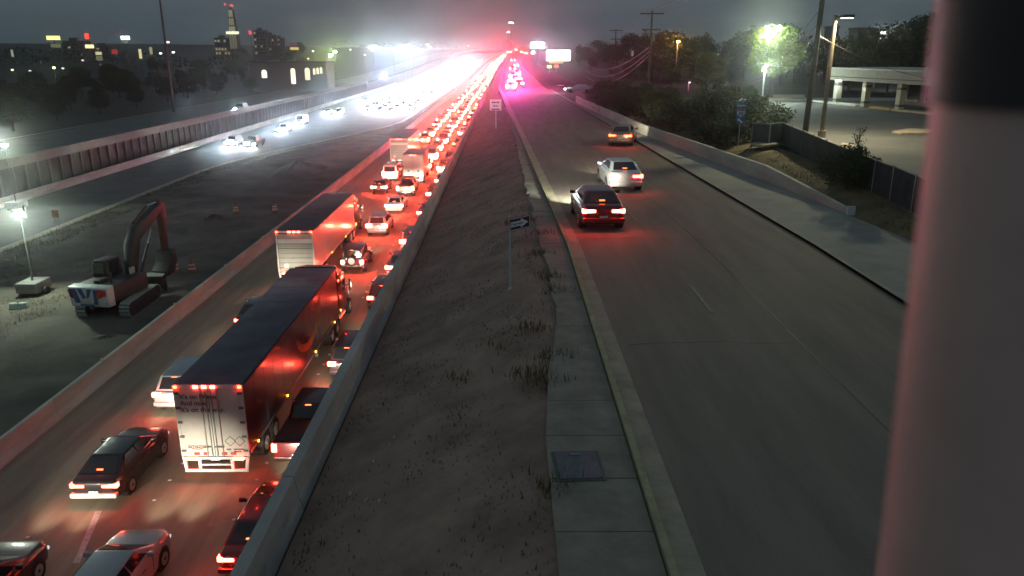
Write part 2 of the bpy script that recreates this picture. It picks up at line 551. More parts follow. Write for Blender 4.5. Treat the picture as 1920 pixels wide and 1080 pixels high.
# ribbed wall on the far side of the southbound lanes
rb_ = empty('ribbed_wall', (0, 0, 0), 0, 'ribbed concrete retaining wall beyond the southbound lanes with a parapet on top', 'wall')
Y = 40.0
pan = MB().box(-.2, 0, .0, 2.5, -.1, 3.1).mesh('wall_panel')
pil = MB().box(-.05, .22, -.17, .17, -.1, 3.1).mesh('pilaster')
par = MB().prism([(-.35, 3.11), (.28, 3.11), (.2, 4.2), (-.2, 4.2)], 1, .01, 4.99).mesh('parapet_section')
i = 0
while Y < 330:
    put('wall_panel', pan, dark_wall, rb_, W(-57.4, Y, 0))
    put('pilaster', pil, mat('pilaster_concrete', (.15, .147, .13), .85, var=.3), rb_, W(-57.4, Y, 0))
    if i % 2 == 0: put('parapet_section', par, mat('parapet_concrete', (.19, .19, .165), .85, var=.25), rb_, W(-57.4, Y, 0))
    Y += 2.5; i += 1

# low parapet between shoulder walk and the grass bank
lp = empty('low_parapet', (0, 0, 0), 0, 'low pale concrete parapet tapering down to its end beside the shoulder walk', 'wall')
Y = 33.6
while Y < 110:
    L_ = 3.1
    a, b = Y, Y + L_ - .03
    ha, hb = [.25 + .62 * min(1, (q - 33.6) / 9) for q in (a, b)]
    xa, xb = par_x(a), par_x(b)
    MB().hexa([(xa, a, 8.95), (xa + .25, a, 8.95), (xb + .25, b, 8.95), (xb, b, 8.95), (xa, a, 9.05 + ha), (xa + .2, a, 9.05 + ha), (xb + .2, b, 9.05 + hb), (xb, b, 9.05 + hb)]).build('parapet_section', barrier_c, lp)
    Y += L_
MB().box(15.0, 15.35, 33.45, 33.58, 9.05, 9.45).build('end_marker', whiteb, lp)

# bank, parking lot
struct(strip('grass_bank', lambda Y: par_x(Y) + .3 if Y > 33.6 else par_x(Y), 18.4, lambda X: base_z(X) + .05, drygrass_g, ys=[-38, -20, 0, 10, 14, 18, 22, 26, 30, 33.6, 36, 39, 42, 45, 48, 52, 56, 60, 66, 72, 80, 90, 100, 112], nx=7, bumps=.12))
struct(strip('parking_lot', 18.6, 62, 9.9, old_asphalt, ys=[-30, 0, 24, 40, 60, 80, 100, 108]))
struct(strip('rear_lot', 26, 58, 9.93, shoulder_c, ys=[100.5, 104, 107]))
def island(pts, nm='kerb_island'):
    m = MB().prism([(p[0], p[1]) for p in pts], 2, 9.88, 10.05)
    return struct(m.build(nm, kerb_c, bev=.03))
def px_poly(ps, z): return [on_z(x, y, z) for x, y in ps]
island(px_poly([(1672, 247), (1690, 250), (1735, 249), (1780, 250), (1780, 243), (1700, 242)], 10))
island(px_poly([(1575, 271), (1600, 281), (1625, 287), (1627, 282), (1604, 274), (1580, 268)], 10))
island(px_poly([(1440, 184), (1470, 186), (1510, 183), (1508, 178), (1450, 178)], 10))
island(px_poly([(1408, 278), (1430, 281), (1460, 277), (1455, 274), (1412, 275)], 9.75))

# ---------------------------------------------------------------- fence by the parking lot
fence = empty('chain_link_fence', (0, 0, 0), 0, 'dark screened fence with pale posts between the grass bank and the parking lot', 'fence')
screen = mat('fence_screen', (.055, .062, .062), .9, var=.35, scale=3, bump=.3)
fpts = [Vector((17.6, y, 9.55)) for y in (-6, -1, 4, 9, 14, 18.5, 23, 27)] + [on_z(1745, 418, 9.6), on_z(1708, 398, 9.6), on_z(1668, 376, 9.6), on_z(1634, 362, 9.6)]
a = fpts[-1]; b = on_z(1464, 272, 9.7)
for k in range(1, 8): fpts.append(a.lerp(b, k / 7))
fpts += [on_z(1441, 276, 9.75), on_z(1408, 274, 9.75)]
for i, p in enumerate(fpts):
    MB().cyl(p - Vector((0, 0, .1)), p + Vector((0, 0, 1.6)), .038, n=8).build('post', galv if i < 12 or i == 19 else mat('dull_post', (.14, .14, .13), .6), fence)
for p, q in zip(fpts, fpts[1:]):
    d = (q - p).normalized(); nrm = d.cross(Vector((0, 0, 1))) * .02
    p2, q2 = p + d * .05, q - d * .05
    u = Vector((0, 0, 1.5)); lo = Vector((0, 0, .05))
    MB().hexa([p2 - nrm + lo, q2 - nrm + lo, q2 + nrm + lo, p2 + nrm + lo, p2 - nrm + u, q2 - nrm + u, q2 + nrm + u, p2 + nrm + u]).build('screen_panel', screen, fence)
    MB().cyl(p2 + Vector((0, 0, 1.55)), q2 + Vector((0, 0, 1.55)), .02, n=6).build('top_rail', galv, fence)

# ---------------------------------------------------------------- bank canopy building
bb = empty('drive_through_building', (0, 0, 0), 0, 'low pale building with a deep drive through canopy on square columns beyond the parking lot', 'building')
A = on_z(1568, 194, 9.95); B = on_z(1688, 207, 9.95)
ax = Vector((B.x - A.x, B.y - A.y, 0)).normalized()
nx_ = Vector((ax.y, -ax.x, 0))           # toward the camera side
if nx_.y > 0: nx_ = -nx_
def bp(u, v, z):                         # u along the canopy, v away from the lot
    p = A + ax * u - nx_ * v
    return Vector((p.x, p.y, z))
def bbox(name, u0, u1, v0, v1, z0, z1, mt, parent=bb, bev=0):
    return MB().hexa([bp(u0, v0, z0), bp(u1, v0, z0), bp(u1, v1, z0), bp(u0, v1, z0), bp(u0, v0, z1), bp(u1, v0, z1), bp(u1, v1, z1), bp(u0, v1, z1)]).build(name, mt, parent, bev)
AB = (B - A).length
stucco = mat('pale_stucco', (.36, .35, .28), .85, var=.15, scale=1.5, bump=.2)
gz = 9.95
bbox('canopy', -.9, AB + 22, -1.0, 9, gz + 2.75, gz + 4.0, stucco)
bbox('roof_edge', -1.0, AB + 22.1, -1.12, 9.1, gz + 4.01, gz + 4.16, mat('roof_trim', (.45, .44, .36), .6))
bbox('fascia_band', -.95, AB + 22.05, -1.06, -1.0, gz + 3.1, gz + 3.2, mat('fascia_groove', (.12, .12, .10), .8))
for k, u in enumerate((0, AB * .47, AB * .98, AB * 1.5, AB * 2)):
    c = bbox('column', u - .33, u + .33, -.33, .33, gz, gz + 2.745, mat('column_stucco', (.48, .46, .36), .8, var=.1))
    bbox('band', u - .36, u + .36, -.36, .36, gz + .35, gz + .6, mat('column_band', (.1, .13, .11), .7), c)
    bbox('band', u - .36, u + .36, -.36, .36, gz + 2.1, gz + 2.35, mat('column_band', (.1, .13, .11), .7), c)
bbox('wall', 2.5, AB + 22, 6.5, 8.9, gz, gz + 2.74, mat('dark_brick_wall', (.12, .10, .085), .85, var=.3, scale=2))
for u in (4, 7, 10, 13):
    wn = bbox('window', u, u + 1.9, 6.4, 6.49, gz + .6, gz + 2.3, glass)
    bbox('window_frame', u - .07, u, 6.36, 6.42, gz + .55, gz + 2.35, stucco, wn)
    bbox('sill', u - .1, u + 2, 6.3, 6.4, gz + .5, gz + .58, stucco, wn)
bbox('island_kerb', -4.5, AB * .4, -.6, .8, gz - .05, gz + .14, mat('pale_kerb', (.5, .49, .42), .8))
bbox('island_kerb', AB * .62, AB * .92, -.6, .7, gz - .05, gz + .14, mat('tan_kerb', (.42, .25, .08), .8))
bbox('island_kerb', AB * .95, AB + 14, -.7, .7, gz - .05, gz + .13, kerb_c)
# lamp under the canopy at the first column, as the photograph shows it lit
fx = bbox('canopy_lamp', .4, 1.2, -.75, -.45, gz + 2.66, gz + 2.74, glow('canopy_tube', (.9, 1, .95), 18, sample=False))
downlight('canopy_light', bp(.75, -.75, gz + 2.6), 260, (.88, 1, .95), size=150)
downlight('canopy_light', bp(AB * .47, -.9, gz + 2.6), 60, (1, .95, .8), size=150)
# ================================================================ VEHICLES
def q_on(P, u0, u1, v0, v1):
    a, b, c, d = [Vector(p) for p in P]      # a b bottom, c d top (d above a)
    def at(u, v): return (a * (1 - u) + b * u) * (1 - v) + (d * (1 - u) + c * u) * v
    return at(u0, v0), at(u1, v0), at(u1, v1), at(u0, v1)
def pane(name, P, u0, u1, v0, v1, mt, parent, out, th=.012):
    q = q_on(P, u0, u1, v0, v1)
    nrm = (q[1] - q[0]).cross(q[3] - q[0]).normalized()
    if nrm.dot(Vector(out)) < 0: nrm = -nrm
    m = MB().hexa([p - nrm * .01 for p in q] + [p + nrm * th for p in q])
    return m.build(name, mt, parent)

def wheel_parts(root, x, y, r=.33, wd=.22):
    s = 1 if x > 0 else -1
    wl = MB().cyl((x - s * wd, y, r), (x, y, r), r, n=20).build('wheel', black, root, bev=.02)
    MB().cyl((x - s * .02, y, r), (x + s * .012, y, r), r * .66, n=14).build('rim', alloy, wl)
    MB().cyl((x + s * .0121, y, r), (x + s * .03, y, r), r * .16, n=8).build('hub', blackp, wl)
    return wl

def lower_body(secs, mt, root, name='body', bev=.05):
    """secs: (y, half width, z under, z mid, z top, half width at the top)"""
    vs, fs = [], []
    for (y, hw, zb, zm, zt, ht) in secs:
        vs += [(-hw + .06, y, zb), (-hw, y, zb + .14), (-hw, y, zm), (-ht, y, zt), (ht, y, zt), (hw, y, zm), (hw, y, zb + .14), (hw - .06, y, zb)]
    for j in range(len(secs) - 1):
        for k in range(8): fs.append((j * 8 + k, j * 8 + (k + 1) % 8, (j + 1) * 8 + (k + 1) % 8, (j + 1) * 8 + k))
    n = len(secs)
    fs += [tuple(range(7, -1, -1)), tuple(range((n - 1) * 8, n * 8))]
    return MB().add(vs, fs).build(name, mt, root, bev=.075, seg=3, ang=16)

SPEC = dict(
    sedan=dict(L=4.75, hw=.91, cab=(.3, 1.25, 2.65, 3.65), zt=(1.04, 1.45), rw=.6, bw=.83,
             secs=[(0, .70, .36, .78, .96, .66), (.1, .84, .28, .86, 1.04, .74), (.75, .91, .2, .88, 1.06, .82), (1.6, .91, .18, .86, 1.04, .84), (3.3, .91, .18, .84, 1.02, .83), (3.9, .9, .2, .82, .99, .79), (4.45, .87, .26, .76, .91, .72), (4.75, .7, .34, .64, .78, .58)],
             tl=(.6, .83, .26, .15), wheels=(.95, 3.78)),
    suv=dict(L=4.7, hw=.93, cab=(.12, .52, 2.95, 3.75), zt=(1.08, 1.72), rw=.66, bw=.86,
             secs=[(0, .8, .42, .85, 1.02, .74), (.08, .9, .32, .9, 1.1, .82), (.8, .93, .24, .9, 1.1, .86), (2.4, .93, .22, .88, 1.08, .86), (3.7, .92, .24, .86, 1.05, .8), (4.5, .88, .32, .78, .92, .74), (4.7, .72, .4, .68, .76, .62)],
             tl=(.7, .98, .2, .2), wheels=(.9, 3.75)),
    pickup=dict(L=5.7, hw=.98, cab=(2.0, 2.25, 3.9, 4.55), zt=(1.15, 1.86), rw=.7, bw=.88,
                secs=[(0, .9, .6, 1.0, 1.22, .88), (.06, .96, .5, 1.0, 1.25, .92), (2.0, .98, .42, 1.0, 1.24, .92), (4.4, .98, .4, 1.0, 1.18, .9), (5.4, .94, .42, .9, 1.08, .84), (5.7, .84, .5, .8, .92, .74)],
                tl=(.86, 1.0, .1, .34), wheels=(1.2, 4.7)),
    van=dict(L=5.3, hw=.97, cab=(.06, .16, 3.9, 4.6), zt=(1.12, 2.05), rw=.82, bw=.93,
             secs=[(0, .88, .45, .95, 1.1, .88), (.06, .95, .36, .98, 1.14, .93), (2.5, .97, .3, .98, 1.13, .93), (4.5, .96, .32, .92, 1.1, .86), (5.1, .9, .36, .8, .95, .76), (5.3, .76, .44, .7, .8, .66)],
             tl=(.86, 1.02, .09, .42), wheels=(1.05, 4.2)),
    jeep=dict(L=4.2, hw=.9, cab=(.08, .16, 2.45, 2.75), zt=(1.12, 1.8), rw=.72, bw=.8,
              secs=[(0, .78, .5, .95, 1.12, .78), (.05, .82, .44, .98, 1.14, .8), (2.6, .84, .42, .98, 1.12, .8), (2.7, .8, .42, .98, 1.1, .74), (4.0, .74, .44, .96, 1.06, .62), (4.2, .66, .5, .86, .98, .55)],
              tl=(.72, .86, .09, .2), wheels=(.7, 3.45)),
)
def make_car(kind, paint, name, brake='on', fancy=True):
    s = SPEC[kind]
    root = empty(name)
    pm = PAINT[paint]
    hw, L = s['hw'], s['L']
    b = lower_body(s['secs'], pm, root)
    y0, y1, y2, y3 = s['cab']; zb, zt = s['zt']; bw, rw = s['bw'], s['rw']
    zb2 = zb - .06
    bot = [(-bw, y0, zb2), (bw, y0, zb2), (bw, y3, zb2), (-bw, y3, zb2)]
    top = [(-rw, y1, zt), (rw, y1, zt), (rw, y2, zt), (-rw, y2, zt)]
    MB().hexa(bot + top).build('cabin', pm, root, bev=.07, seg=3, ang=20)
    ym = (y1 + y2) / 2
    # window panes lie proud of the cabin
    pane('rear_window', (bot[0], bot[1], top[1], top[0]), .1, .9, .22, .9, glass, root, (0, -1, .3), .014)
    pane('windscreen', (bot[3], bot[2], top[2], top[3]), .08, .92, .16, .92, glass, root, (0, 1, .3), .014)
    for sx, P in ((-1, (bot[0], bot[3], top[3], top[0])), (1, (bot[1], bot[2], top[2], top[1]))):
        pane('side_window', P, .12, .5, .24, .88, glass, root, (sx, 0, .2), .014)
        pane('side_window', P, .53, .86, .24, .88, glass, root, (sx, 0, .2), .014)
    wy = s['wheels']; wr = .33 if kind in ('sedan',) else .37
    for wyy in wy:
        for sx in (-1, 1):
            MB().cyl((sx * (hw - .3), wyy, wr), (sx * (hw + .004), wyy, wr), wr + .075, n=20).build('wheel_arch', blackp, root)
            wheel_parts(root, sx * (hw + .018), wyy, wr)
    for sx in (-1, 1):
        MB().hexa([(sx * (bw + .02), y3 - .75, zb + .0), (sx * (bw + .26), y3 - .8, zb + .02), (sx * (bw + .26), y3 - .68, zb + .02), (sx * (bw + .02), y3 - .65, zb),
                   (sx * (bw + .02), y3 - .75, zb + .12), (sx * (bw + .26), y3 - .8, zb + .17), (sx * (bw + .26), y3 - .68, zb + .17), (sx * (bw + .02), y3 - .65, zb + .12)]).build('mirror', pm, root, bev=.02)
    tx, tz, tw, th = s['tl']
    if brake == 'far': tw, th = tw * 1.25, th * 1.35
    tm = {'on': tail_on, 'hot': tail_hot, 'far': tail_mid, 'dim': tail_dim}[brake]
    yr = -.02 if kind != 'sedan' else .015
    for sx in (-1, 1):
        if kind == 'sedan':
            xo, xi = sx * (tx + tw), sx * (tx - tw * 1.05); a, b = th * .62, th * .34
            MB().hexa([(xo, yr + .0, tz - a), (xi, yr - .05, tz - b), (xi, yr + .1, tz - b), (xo, yr + .2, tz - a), (xo, yr + .0, tz + a * .8), (xi, yr - .05, tz + b), (xi, yr + .1, tz + b), (xo, yr + .2, tz + a * .8)]).build('tail_lamp', tm, root, bev=.015, seg=1)
        else: MB().box(sx * tx - tw, sx * tx + tw, yr - .03, yr + .12, tz - th / 2, tz + th / 2).build('tail_lamp', tm, root, bev=.015, seg=1)
        zf = .56 if kind == 'sedan' else .7
        MB().box(sx * (hw - .3) - .18, sx * (hw - .3) + .18, L - .3, L - .06, zf - .04, zf + .06).build('headlamp', head_nb, root)
    zp = .56 if kind in ('sedan',) else .66
    for sx in (-1, 1):                                    # door shut lines and handles
        xs_ = hw + .001
        for yd in (y1 + .15, (y1 + y2) / 2 + .25, y2 + .45):
            MB().box(sx * xs_ - .004, sx * xs_ + .004, yd - .008, yd + .008, .42, zb - .16).build('door_seam', blackp, root)
        for yd in (y1 + .4, (y1 + y2) / 2 + .45):
            MB().box(sx * (xs_ + .012) - .012, sx * (xs_ + .012) + .012, yd, yd + .18, zb - .24, zb - .2).build('door_handle', pm, root)
    MB().box(-.17, .17, -.035, -.015, zp - .08, zp + .08).build('licence_plate', mat('licence_plate', (.7, .7, .68), .5, var=.1, scale=20), root)
    bmat = chrome if kind == 'pickup' else pm
    MB().box(-hw + .06, hw - .06, -.1, .12, .38 if kind == 'sedan' else .45, .56 if kind == 'sedan' else .64).build('bumper', bmat, root, bev=.04)
    if brake != 'dim':
        if kind == 'sedan': MB().box(-.11, .11, y0 + .3, y0 + .36, zb + .1, zb + .135).build('high_brake_lamp', chmsl, root)
        else: MB().box(-.12, .12, y1 - .06, y1 + .02, zt - .07, zt - .045).build('high_brake_lamp', chmsl, root)
    if kind == 'pickup':
        MB().box(-.84, .84, .14, 1.95, 1.243, 1.262).build('bed_cover', blackp, root)
    if kind == 'jeep':
        sp = MB().cyl((0, -.26, 1.0), (0, -.03, 1.0), .38, n=22).build('spare_wheel', black, root, bev=.03)
        MB().cyl((0, -.275, 1.0), (0, -.262, 1.0), .25, n=18).build('rim', alloy, sp)
    sp = [spot(root, (sx * (hw - .3), L + .14, .62)) for sx in (-1, 1)] if fancy else [spot(root, (0, L + .02, .7), HEAD_W * 1.6)]
    return root

protos = {}
def set_paint(root, pm):
    for c in root.children:
        if c.type == 'MESH' and c.name.split('.')[0] in ('body', 'cabin', 'mirror') or (c.name.split('.')[0] == 'bumper' and c.data.materials[0] in PAINT.values()):
            c.material_slots[0].link = 'OBJECT'; c.material_slots[0].material = pm
def car(kind, paint, X, Y, label, group, brake='on', rz=0, z=0.0, name=None, wf=True):
    key = (kind, brake)
    nm = name or {'sedan': 'sedan_car', 'suv': 'suv_car', 'pickup': 'pickup_truck', 'van': 'passenger_van', 'jeep': 'off_road_car'}[kind]
    if key not in protos:
        protos[key] = r = make_car(kind, 'grey', nm, brake)
    else:
        r = copy_tree(protos[key]); r.name = nm
    set_paint(r, PAINT[paint])
    r.location = W(X, Y, z)
    r.rotation_euler = (0, 0, rz)
    tag(r, label, {'sedan': 'car', 'suv': 'car', 'pickup': 'pickup truck', 'van': 'van', 'jeep': 'car'}[kind], group)
    return r

# ---------------------------------------------------------------- lorries
def lorry_wheel(root, x, y, r=.5, dual=True):
    s = 1 if x > 0 else -1
    wd = .55 if dual else .28
    wl = MB().cyl((x - s * wd, y, r), (x, y, r), r, n=20).build('wheel', black, root, bev=.03)
    MB().cyl((x - s * .03, y, r), (x + s * .01, y, r), r * .58, n=16).build('rim', mat('bright_rim', (.62, .62, .58), .35, metal=.5), wl)
    MB().cyl((x + s * .0101, y, r), (x + s * .06, y, r), r * .2, n=10).build('hub', alloy, wl)
def lorry_lamp(root, x, y, z, w_=.07, h_=.05, m=None, nm='marker_lamp'):
    return MB().box(x - w_, x + w_, y - .025, y + .02, z - h_, z + h_).build(nm, m or marker_red, root)
def make_trailer_truck(name, side_mat, roof_mat, cab_paint, ribbed=False, prime=False):
    root = empty(name)
    Wd, H, F0, L = 1.3, 4.1, 1.15, 16.15
    if ribbed: L = 14.6
    # walls
    MB().box(-Wd, -Wd + .06, .06, L, F0, H - .06).build('side_wall', side_mat, root)
    MB().box(Wd - .06, Wd, .06, L, F0, H - .06).build('side_wall', side_mat, root)
    MB().box(-Wd + .061, Wd - .061, L - .06, L - .002, F0 + .01, H - .062).build('front_wall', side_mat, root)
    MB().box(-Wd + .005, Wd - .005, .03, L, H - .055, H).build('roof', roof_mat, root, bev=.03)
    MB().box(-Wd + .061, Wd - .061, .1, L - .07, F0, F0 + .12).build('floor', mat('trailer_floor', (.1, .1, .1), .8), root)
    frame = mat('trailer_frame_white', (.68, .67, .62), .5, var=.1)
    for sx in (-1, 1):
        MB().box(sx * (Wd + .012) - .012, sx * (Wd + .012) + .012, .1, L - .02, F0, F0 + .13).build('side_rail', frame if not prime else mat('side_rail_grey', (.3, .3, .3), .4, metal=.5), root)
        MB().box(sx * (Wd + .01) - .01, sx * (Wd + .01) + .01, .06, L, H - .16, H - .06).build('top_rail', mat('top_rail_dark', (.1, .1, .13), .5) if prime else frame, root)
        MB().box(sx * (Wd - .05) - .05, sx * (Wd - .05) + .05, -.03, .055, F0 - .05, H - .02).build('corner_post', frame, root)
    MB().box(-Wd + .1, Wd - .1, -.03, .055, H - .17, H - .02).build('header', frame, root)
    MB().box(-Wd + .02, Wd - .02, -.06, .055, F0 - .16, F0 - .055).build('sill', frame, root)
    dm = mat('trailer_door_white', (.62, .61, .55), .55, var=.08, scale=1.5) if not ribbed else mat('ribbed_door_grey', (.40, .40, .35), .6, var=.12, scale=1)
    if not ribbed:
        doors = []
        for sx in (-1, 1):
            a, b = sorted((sx * .012, sx * (Wd - .105)))
            d = MB().box(a, b, -.02, .05, F0 - .04, H - .18).build('rear_door', dm, root)
            doors.append(d)
            for rx in ((.1, .32) if sx > 0 else (-.1, -.28)):
                MB().cyl((rx, -.05, F0 - .05), (rx, -.05, H - .14), .022, n=8).build('lock_rod', galv, d)
            MB().box(sx * .06 - .03, sx * .35 + .03, -.07, -.055, F0 + .35, F0 + .4).build('handle', mat('dark_handle', (.1, .1, .1), .5), d)
            for k in range(5):
                zz = F0 + .2 + k * .6
                MB().box(sx * (Wd - .12) - .09, sx * (Wd - .12) + .09, -.05, -.032, zz - .045, zz + .045).build('hinge', mat('hinge_dark', (.12, .12, .12), .5), d)
    else:
        for k in range(8):
            z0 = F0 - .04 + k * .345
            MB().box(-Wd + .11, Wd - .11, -.012 + .012 * (k % 2), .05, z0 + .006, z0 + .335).build('door_slat', dm if k != 6 else whitep, root, bev=.015, seg=1)
        MB().box(-.85, -.55, -.03, -.013, F0 + .3, F0 + .6).build('notice_plate', whitep, root)
    for k in range(1, 13):
        yy = L * k / 13
        for sx in (-1, 1): MB().box(sx * (Wd + .003) - .003, sx * (Wd + .003) + .003, yy - .02, yy + .02, F0 + .14, H - .17).build('panel_seam', side_mat, root)
        MB().box(-Wd + .08, Wd - .08, yy - .03, yy + .03, H + .0005, H + .004).build('roof_bow', roof_mat, root)
    # rear guard
    g = mat('guard_white', (.8, .78, .72), .5, var=.1)
    MB().box(-1.22, 1.22, -.09, .0, .46, .58).build('rear_guard', g, root, bev=.015)
    for sx in (-1, 1):
        MB().hexa([(sx * 1.1, -.08, .585), (sx * 1.22, -.08, .585), (sx * 1.22, .0, .585), (sx * 1.1, .0, .585), (sx * 1.15, -.05, F0 - .17), (sx * 1.27, -.05, F0 - .17), (sx * 1.27, .03, F0 - .17), (sx * 1.15, .03, F0 - .17)]).build('guard_strut', g, root)
        MB().box(sx * .62 - .06, sx * .62 + .06, -.08, .0, .585, F0 - .17).build('guard_strut', g, root)
        for q in (.78, .98) if prime else (.9,):
            lorry_lamp(root, sx * q, -.085, F0 - .11, .1, .055, tail_hot, 'tail_lamp')
        lorry_lamp(root, sx * 1.2, -.05, H - .09, .06, .05, m=tail_dim)
        MB().box(sx * .95 - .3, sx * .95 + .3, 1.9 + .9, 1.93 + .9, .15, .95).build('mud_flap', blackp, root)
    MB().box(-.56, .56, -.08, -.02, .74, .81).build('guard_rail', g, root)
    for x in (-.32, 0, .32): lorry_lamp(root, x - .12 * prime, -.05, H - .09, .085, .055, tail_on)
    for x in (-.7, -.35, .35, .7): MB().box(x - .1, x + .1, -.05, -.022, F0 + .02, F0 + .12).build('reflector_tape', mat('red_tape', (.5, .05, .04), .4), root)
    MB().box(-.17, .17, -.1, -.07, F0 - .17, F0 - .06).build('licence_plate', plate_lit, root)
    # running gear
    for yy in (2.2, 3.45):
        for sx in (-1, 1): lorry_wheel(root, sx * 1.25, yy)
    MB().box(-.5, .5, 1.2, 4.6, .62, F0 - .02).build('bogie', blackp, root)
    for sx in (-1, 1): MB().box(sx * .8 - .08, sx * .8 + .08, L - 3.6, L - 3.4, .1, F0).build('landing_leg', mat('grey_leg', (.25, .25, .25), .5), root)
    for yy in (1.0, 5.2, 10.5, 15.0): lorry_lamp(root, 1.34, yy, F0 + .07, .02, .04, marker_amber, 'side_marker')
    # tractor
    p = PAINT[cab_paint]; y = L + .75
    MB().hexa([(-1.2, y, .95), (1.2, y, .95), (1.2, y + 2.3, .95), (-1.2, y + 2.3, .95), (-1.2, y, 3.35), (1.2, y, 3.35), (1.2, y + 1.9, 3.2), (-1.2, y + 1.9, 3.2)]).build('cab', p, root, bev=.08)
    MB().hexa([(-1.18, y + .1, 3.3), (1.18, y + .1, 3.3), (1.1, y + 1.9, 3.22), (-1.1, y + 1.9, 3.22), (-1.15, y + .1, 3.95), (1.15, y + .1, 3.95), (.8, y + .9, 3.85), (-.8, y + .9, 3.85)]).build('roof_fairing', p, root, bev=.06)
    MB().hexa([(-1.05, y + 2.28, .8), (1.05, y + 2.28, .8), (.9, y + 4.3, .75), (-.9, y + 4.3, .75), (-1.0, y + 2.28, 1.95), (1.0, y + 2.28, 1.95), (.85, y + 4.2, 1.6), (-.85, y + 4.2, 1.6)]).build('hood', p, root, bev=.1)
    MB().hexa([(-1.05, y + 2.31, 2.05), (1.05, y + 2.31, 2.05), (1.05, y + 2.2, 2.05), (-1.05, y + 2.2, 2.05), (-1.0, y + 1.99, 3.0), (1.0, y + 1.99, 3.0), (1, y + 1.9, 3.0), (-1, y + 1.9, 3.0)]).build('windscreen', glass, root)
    MB().box(-.45, .45, y - 2.6, y + 4.3, .6, .9).build('chassis', blackp, root)
    for sx in (-1, 1):
        MB().box(sx * 1.205 - .006, sx * 1.205 + .006, y + 1.25, y + 1.95, 2.05, 2.8).build('side_window', glass, root)
        MB().cyl((sx * 1.0, y - .4, .75), (sx * 1.0, y + 1.2, .75), .33, n=16).build('fuel_tank', chrome, root)
        mr = MB().box(sx * 1.48 - .08, sx * 1.48 + .08, y + 2.1, y + 2.2, 1.9, 2.6).build('mirror', chrome, root, bev=.02)
        MB().bar((sx * 1.2, y + 2.1, 2.2), (sx * 1.45, y + 2.15, 2.3), .04, .04).build('mirror_arm', blackp, mr)
        MB().cyl((sx * 1.1, y - .15, 1.0), (sx * 1.1, y - .15, 4.0), .08, n=10).build('exhaust_stack', chrome, root)
        for yy in (y - 2.1, y - .85): lorry_wheel(root, sx * 1.22, yy)
        lorry_wheel(root, sx * 1.15, y + 3.3, dual=False)
        MB().box(sx * .7 - .18, sx * .7 + .18, y + 4.25, y + 4.36, .95, 1.15).build('headlamp', head_nb, root)
        spot(root, (sx * .7, y + 4.4, 1.05))
        lorry_lamp(root, sx * 1.23, y + .3, 1.2, .02, .05, marker_amber, 'side_marker')
        lorry_lamp(root, sx * 1.23, y + .1, 3.1, .02, .05, marker_red, 'side_marker')
    return root
navy = mat('navy_trailer_paint', (.05, .045, .065), .34, var=.2, scale=.8, coat=.25, bump=.15, bscale=1.2)
navy_roof = mat('navy_trailer_roof', (.10, .09, .115), .6, var=.35, scale=.7)
whitewall = mat('white_trailer_wall', (.55, .53, .5), .28, var=.08, scale=.7, coat=.3)
grey_roof = mat('grey_trailer_roof', (.10, .10, .11), .7, var=.25, scale=.5)

T1 = make_trailer_truck('semi_truck', navy, navy_roof, 'maroon', prime=True)
T1.location = (-11.2, 26.6, 0)
T1.rotation_euler[2] = R(-.2)
tag(T1, 'articulated lorry with a dark navy trailer and three red lamps above pale doors', 'truck', 'lorries in the jam')
grey_print = mat('grey_print', (.10, .095, .09), .6)
for body, z in (("It's on Prime.", 3.52), ("And now", 3.25), ("it's on the way.", 2.98)):
    lettering(body, .27, grey_print, T1, -1.1, -.024, z, .006)
lettering("amazon", .25, mat('rust_print', (.25, .09, .05), .6), T1, -1.02, -.024, 1.46, .004)
def smile(cx, cz, r, w_, t0, t1, plane, off, mt, parent, nm='smile_mark', head=True):
    """a curved stroke with an arrow head, in plane 'rear' (x,z) or 'side' (y,z)"""
    pts_o, pts_i = [], []
    N = 20
    for k in range(N + 1):
        t = t0 + (t1 - t0) * k / N
        ww = w_ * (.25 + .75 * math.sin(PI * min(1, .12 + .8 * k / N)))
        pts_o.append((cx + (r + ww / 2) * math.cos(t), cz + (r + ww / 2) * math.sin(t) * .62))
        pts_i.append((cx + (r - ww / 2) * math.cos(t), cz + (r - ww / 2) * math.sin(t) * .62))
    m = MB()
    def P(p, d): return (p[0], off + d, p[1]) if plane == 'rear' else (off + d, p[0], p[1])
    vs, fs = [], []
    for a, b in zip(pts_o, pts_i): vs += [P(a, 0), P(b, 0), P(a, .006), P(b, .006)]
    for k in range(N):
        i, j = k * 4, k * 4 + 4
        fs += [(i, i + 1, j + 1, j), (i + 2, j + 2, j + 3, i + 3), (i, j, j + 2, i + 2), (i + 1, i + 3, j + 3, j + 1)]
    m.add(vs, fs)
    if head:
        ex, ez = cx + r * math.cos(t1), cz + r * math.sin(t1) * .62
        h = w_ * 1.5
        tri = [(ex - h * .9, ez + h * .35), (ex + h * .7, ez + h * .9), (ex + h * .15, ez - h * .8)]
        m.add([P(p, 0) for p in tri] + [P(p, .006) for p in tri], [(0, 1, 2), (5, 4, 3), (0, 3, 4, 1), (1, 4, 5, 2), (2, 5, 3, 0)])
    return m.build(nm, mt, parent)
smile(-.66, 1.62, .34, .05, R(215), R(325), 'rear', -.028, mat('rust_print', (.25, .09, .05), .6), T1)
for cx in (.62, .98):
    d = .2; zc = 1.75
    m = MB()
    for p, q in (((cx - d, zc), (cx, zc + d)), ((cx, zc + d), (cx + d, zc)), ((cx + d, zc), (cx, zc - d)), ((cx, zc - d), (cx - d, zc))):
        m.bar((p[0], -.026, p[1]), (q[0], -.026, q[1]), .006, .02)
    m.build('placard_outline', grey_print, T1)
for a, b, z in ((.45, .62, 1.4), (.72, 1.1, 1.4), (.72, 1.0, 1.3)):
    MB().box(a, b, -.0245, -.0215, z - .03, z + .03).build('print_line', grey_print, T1)
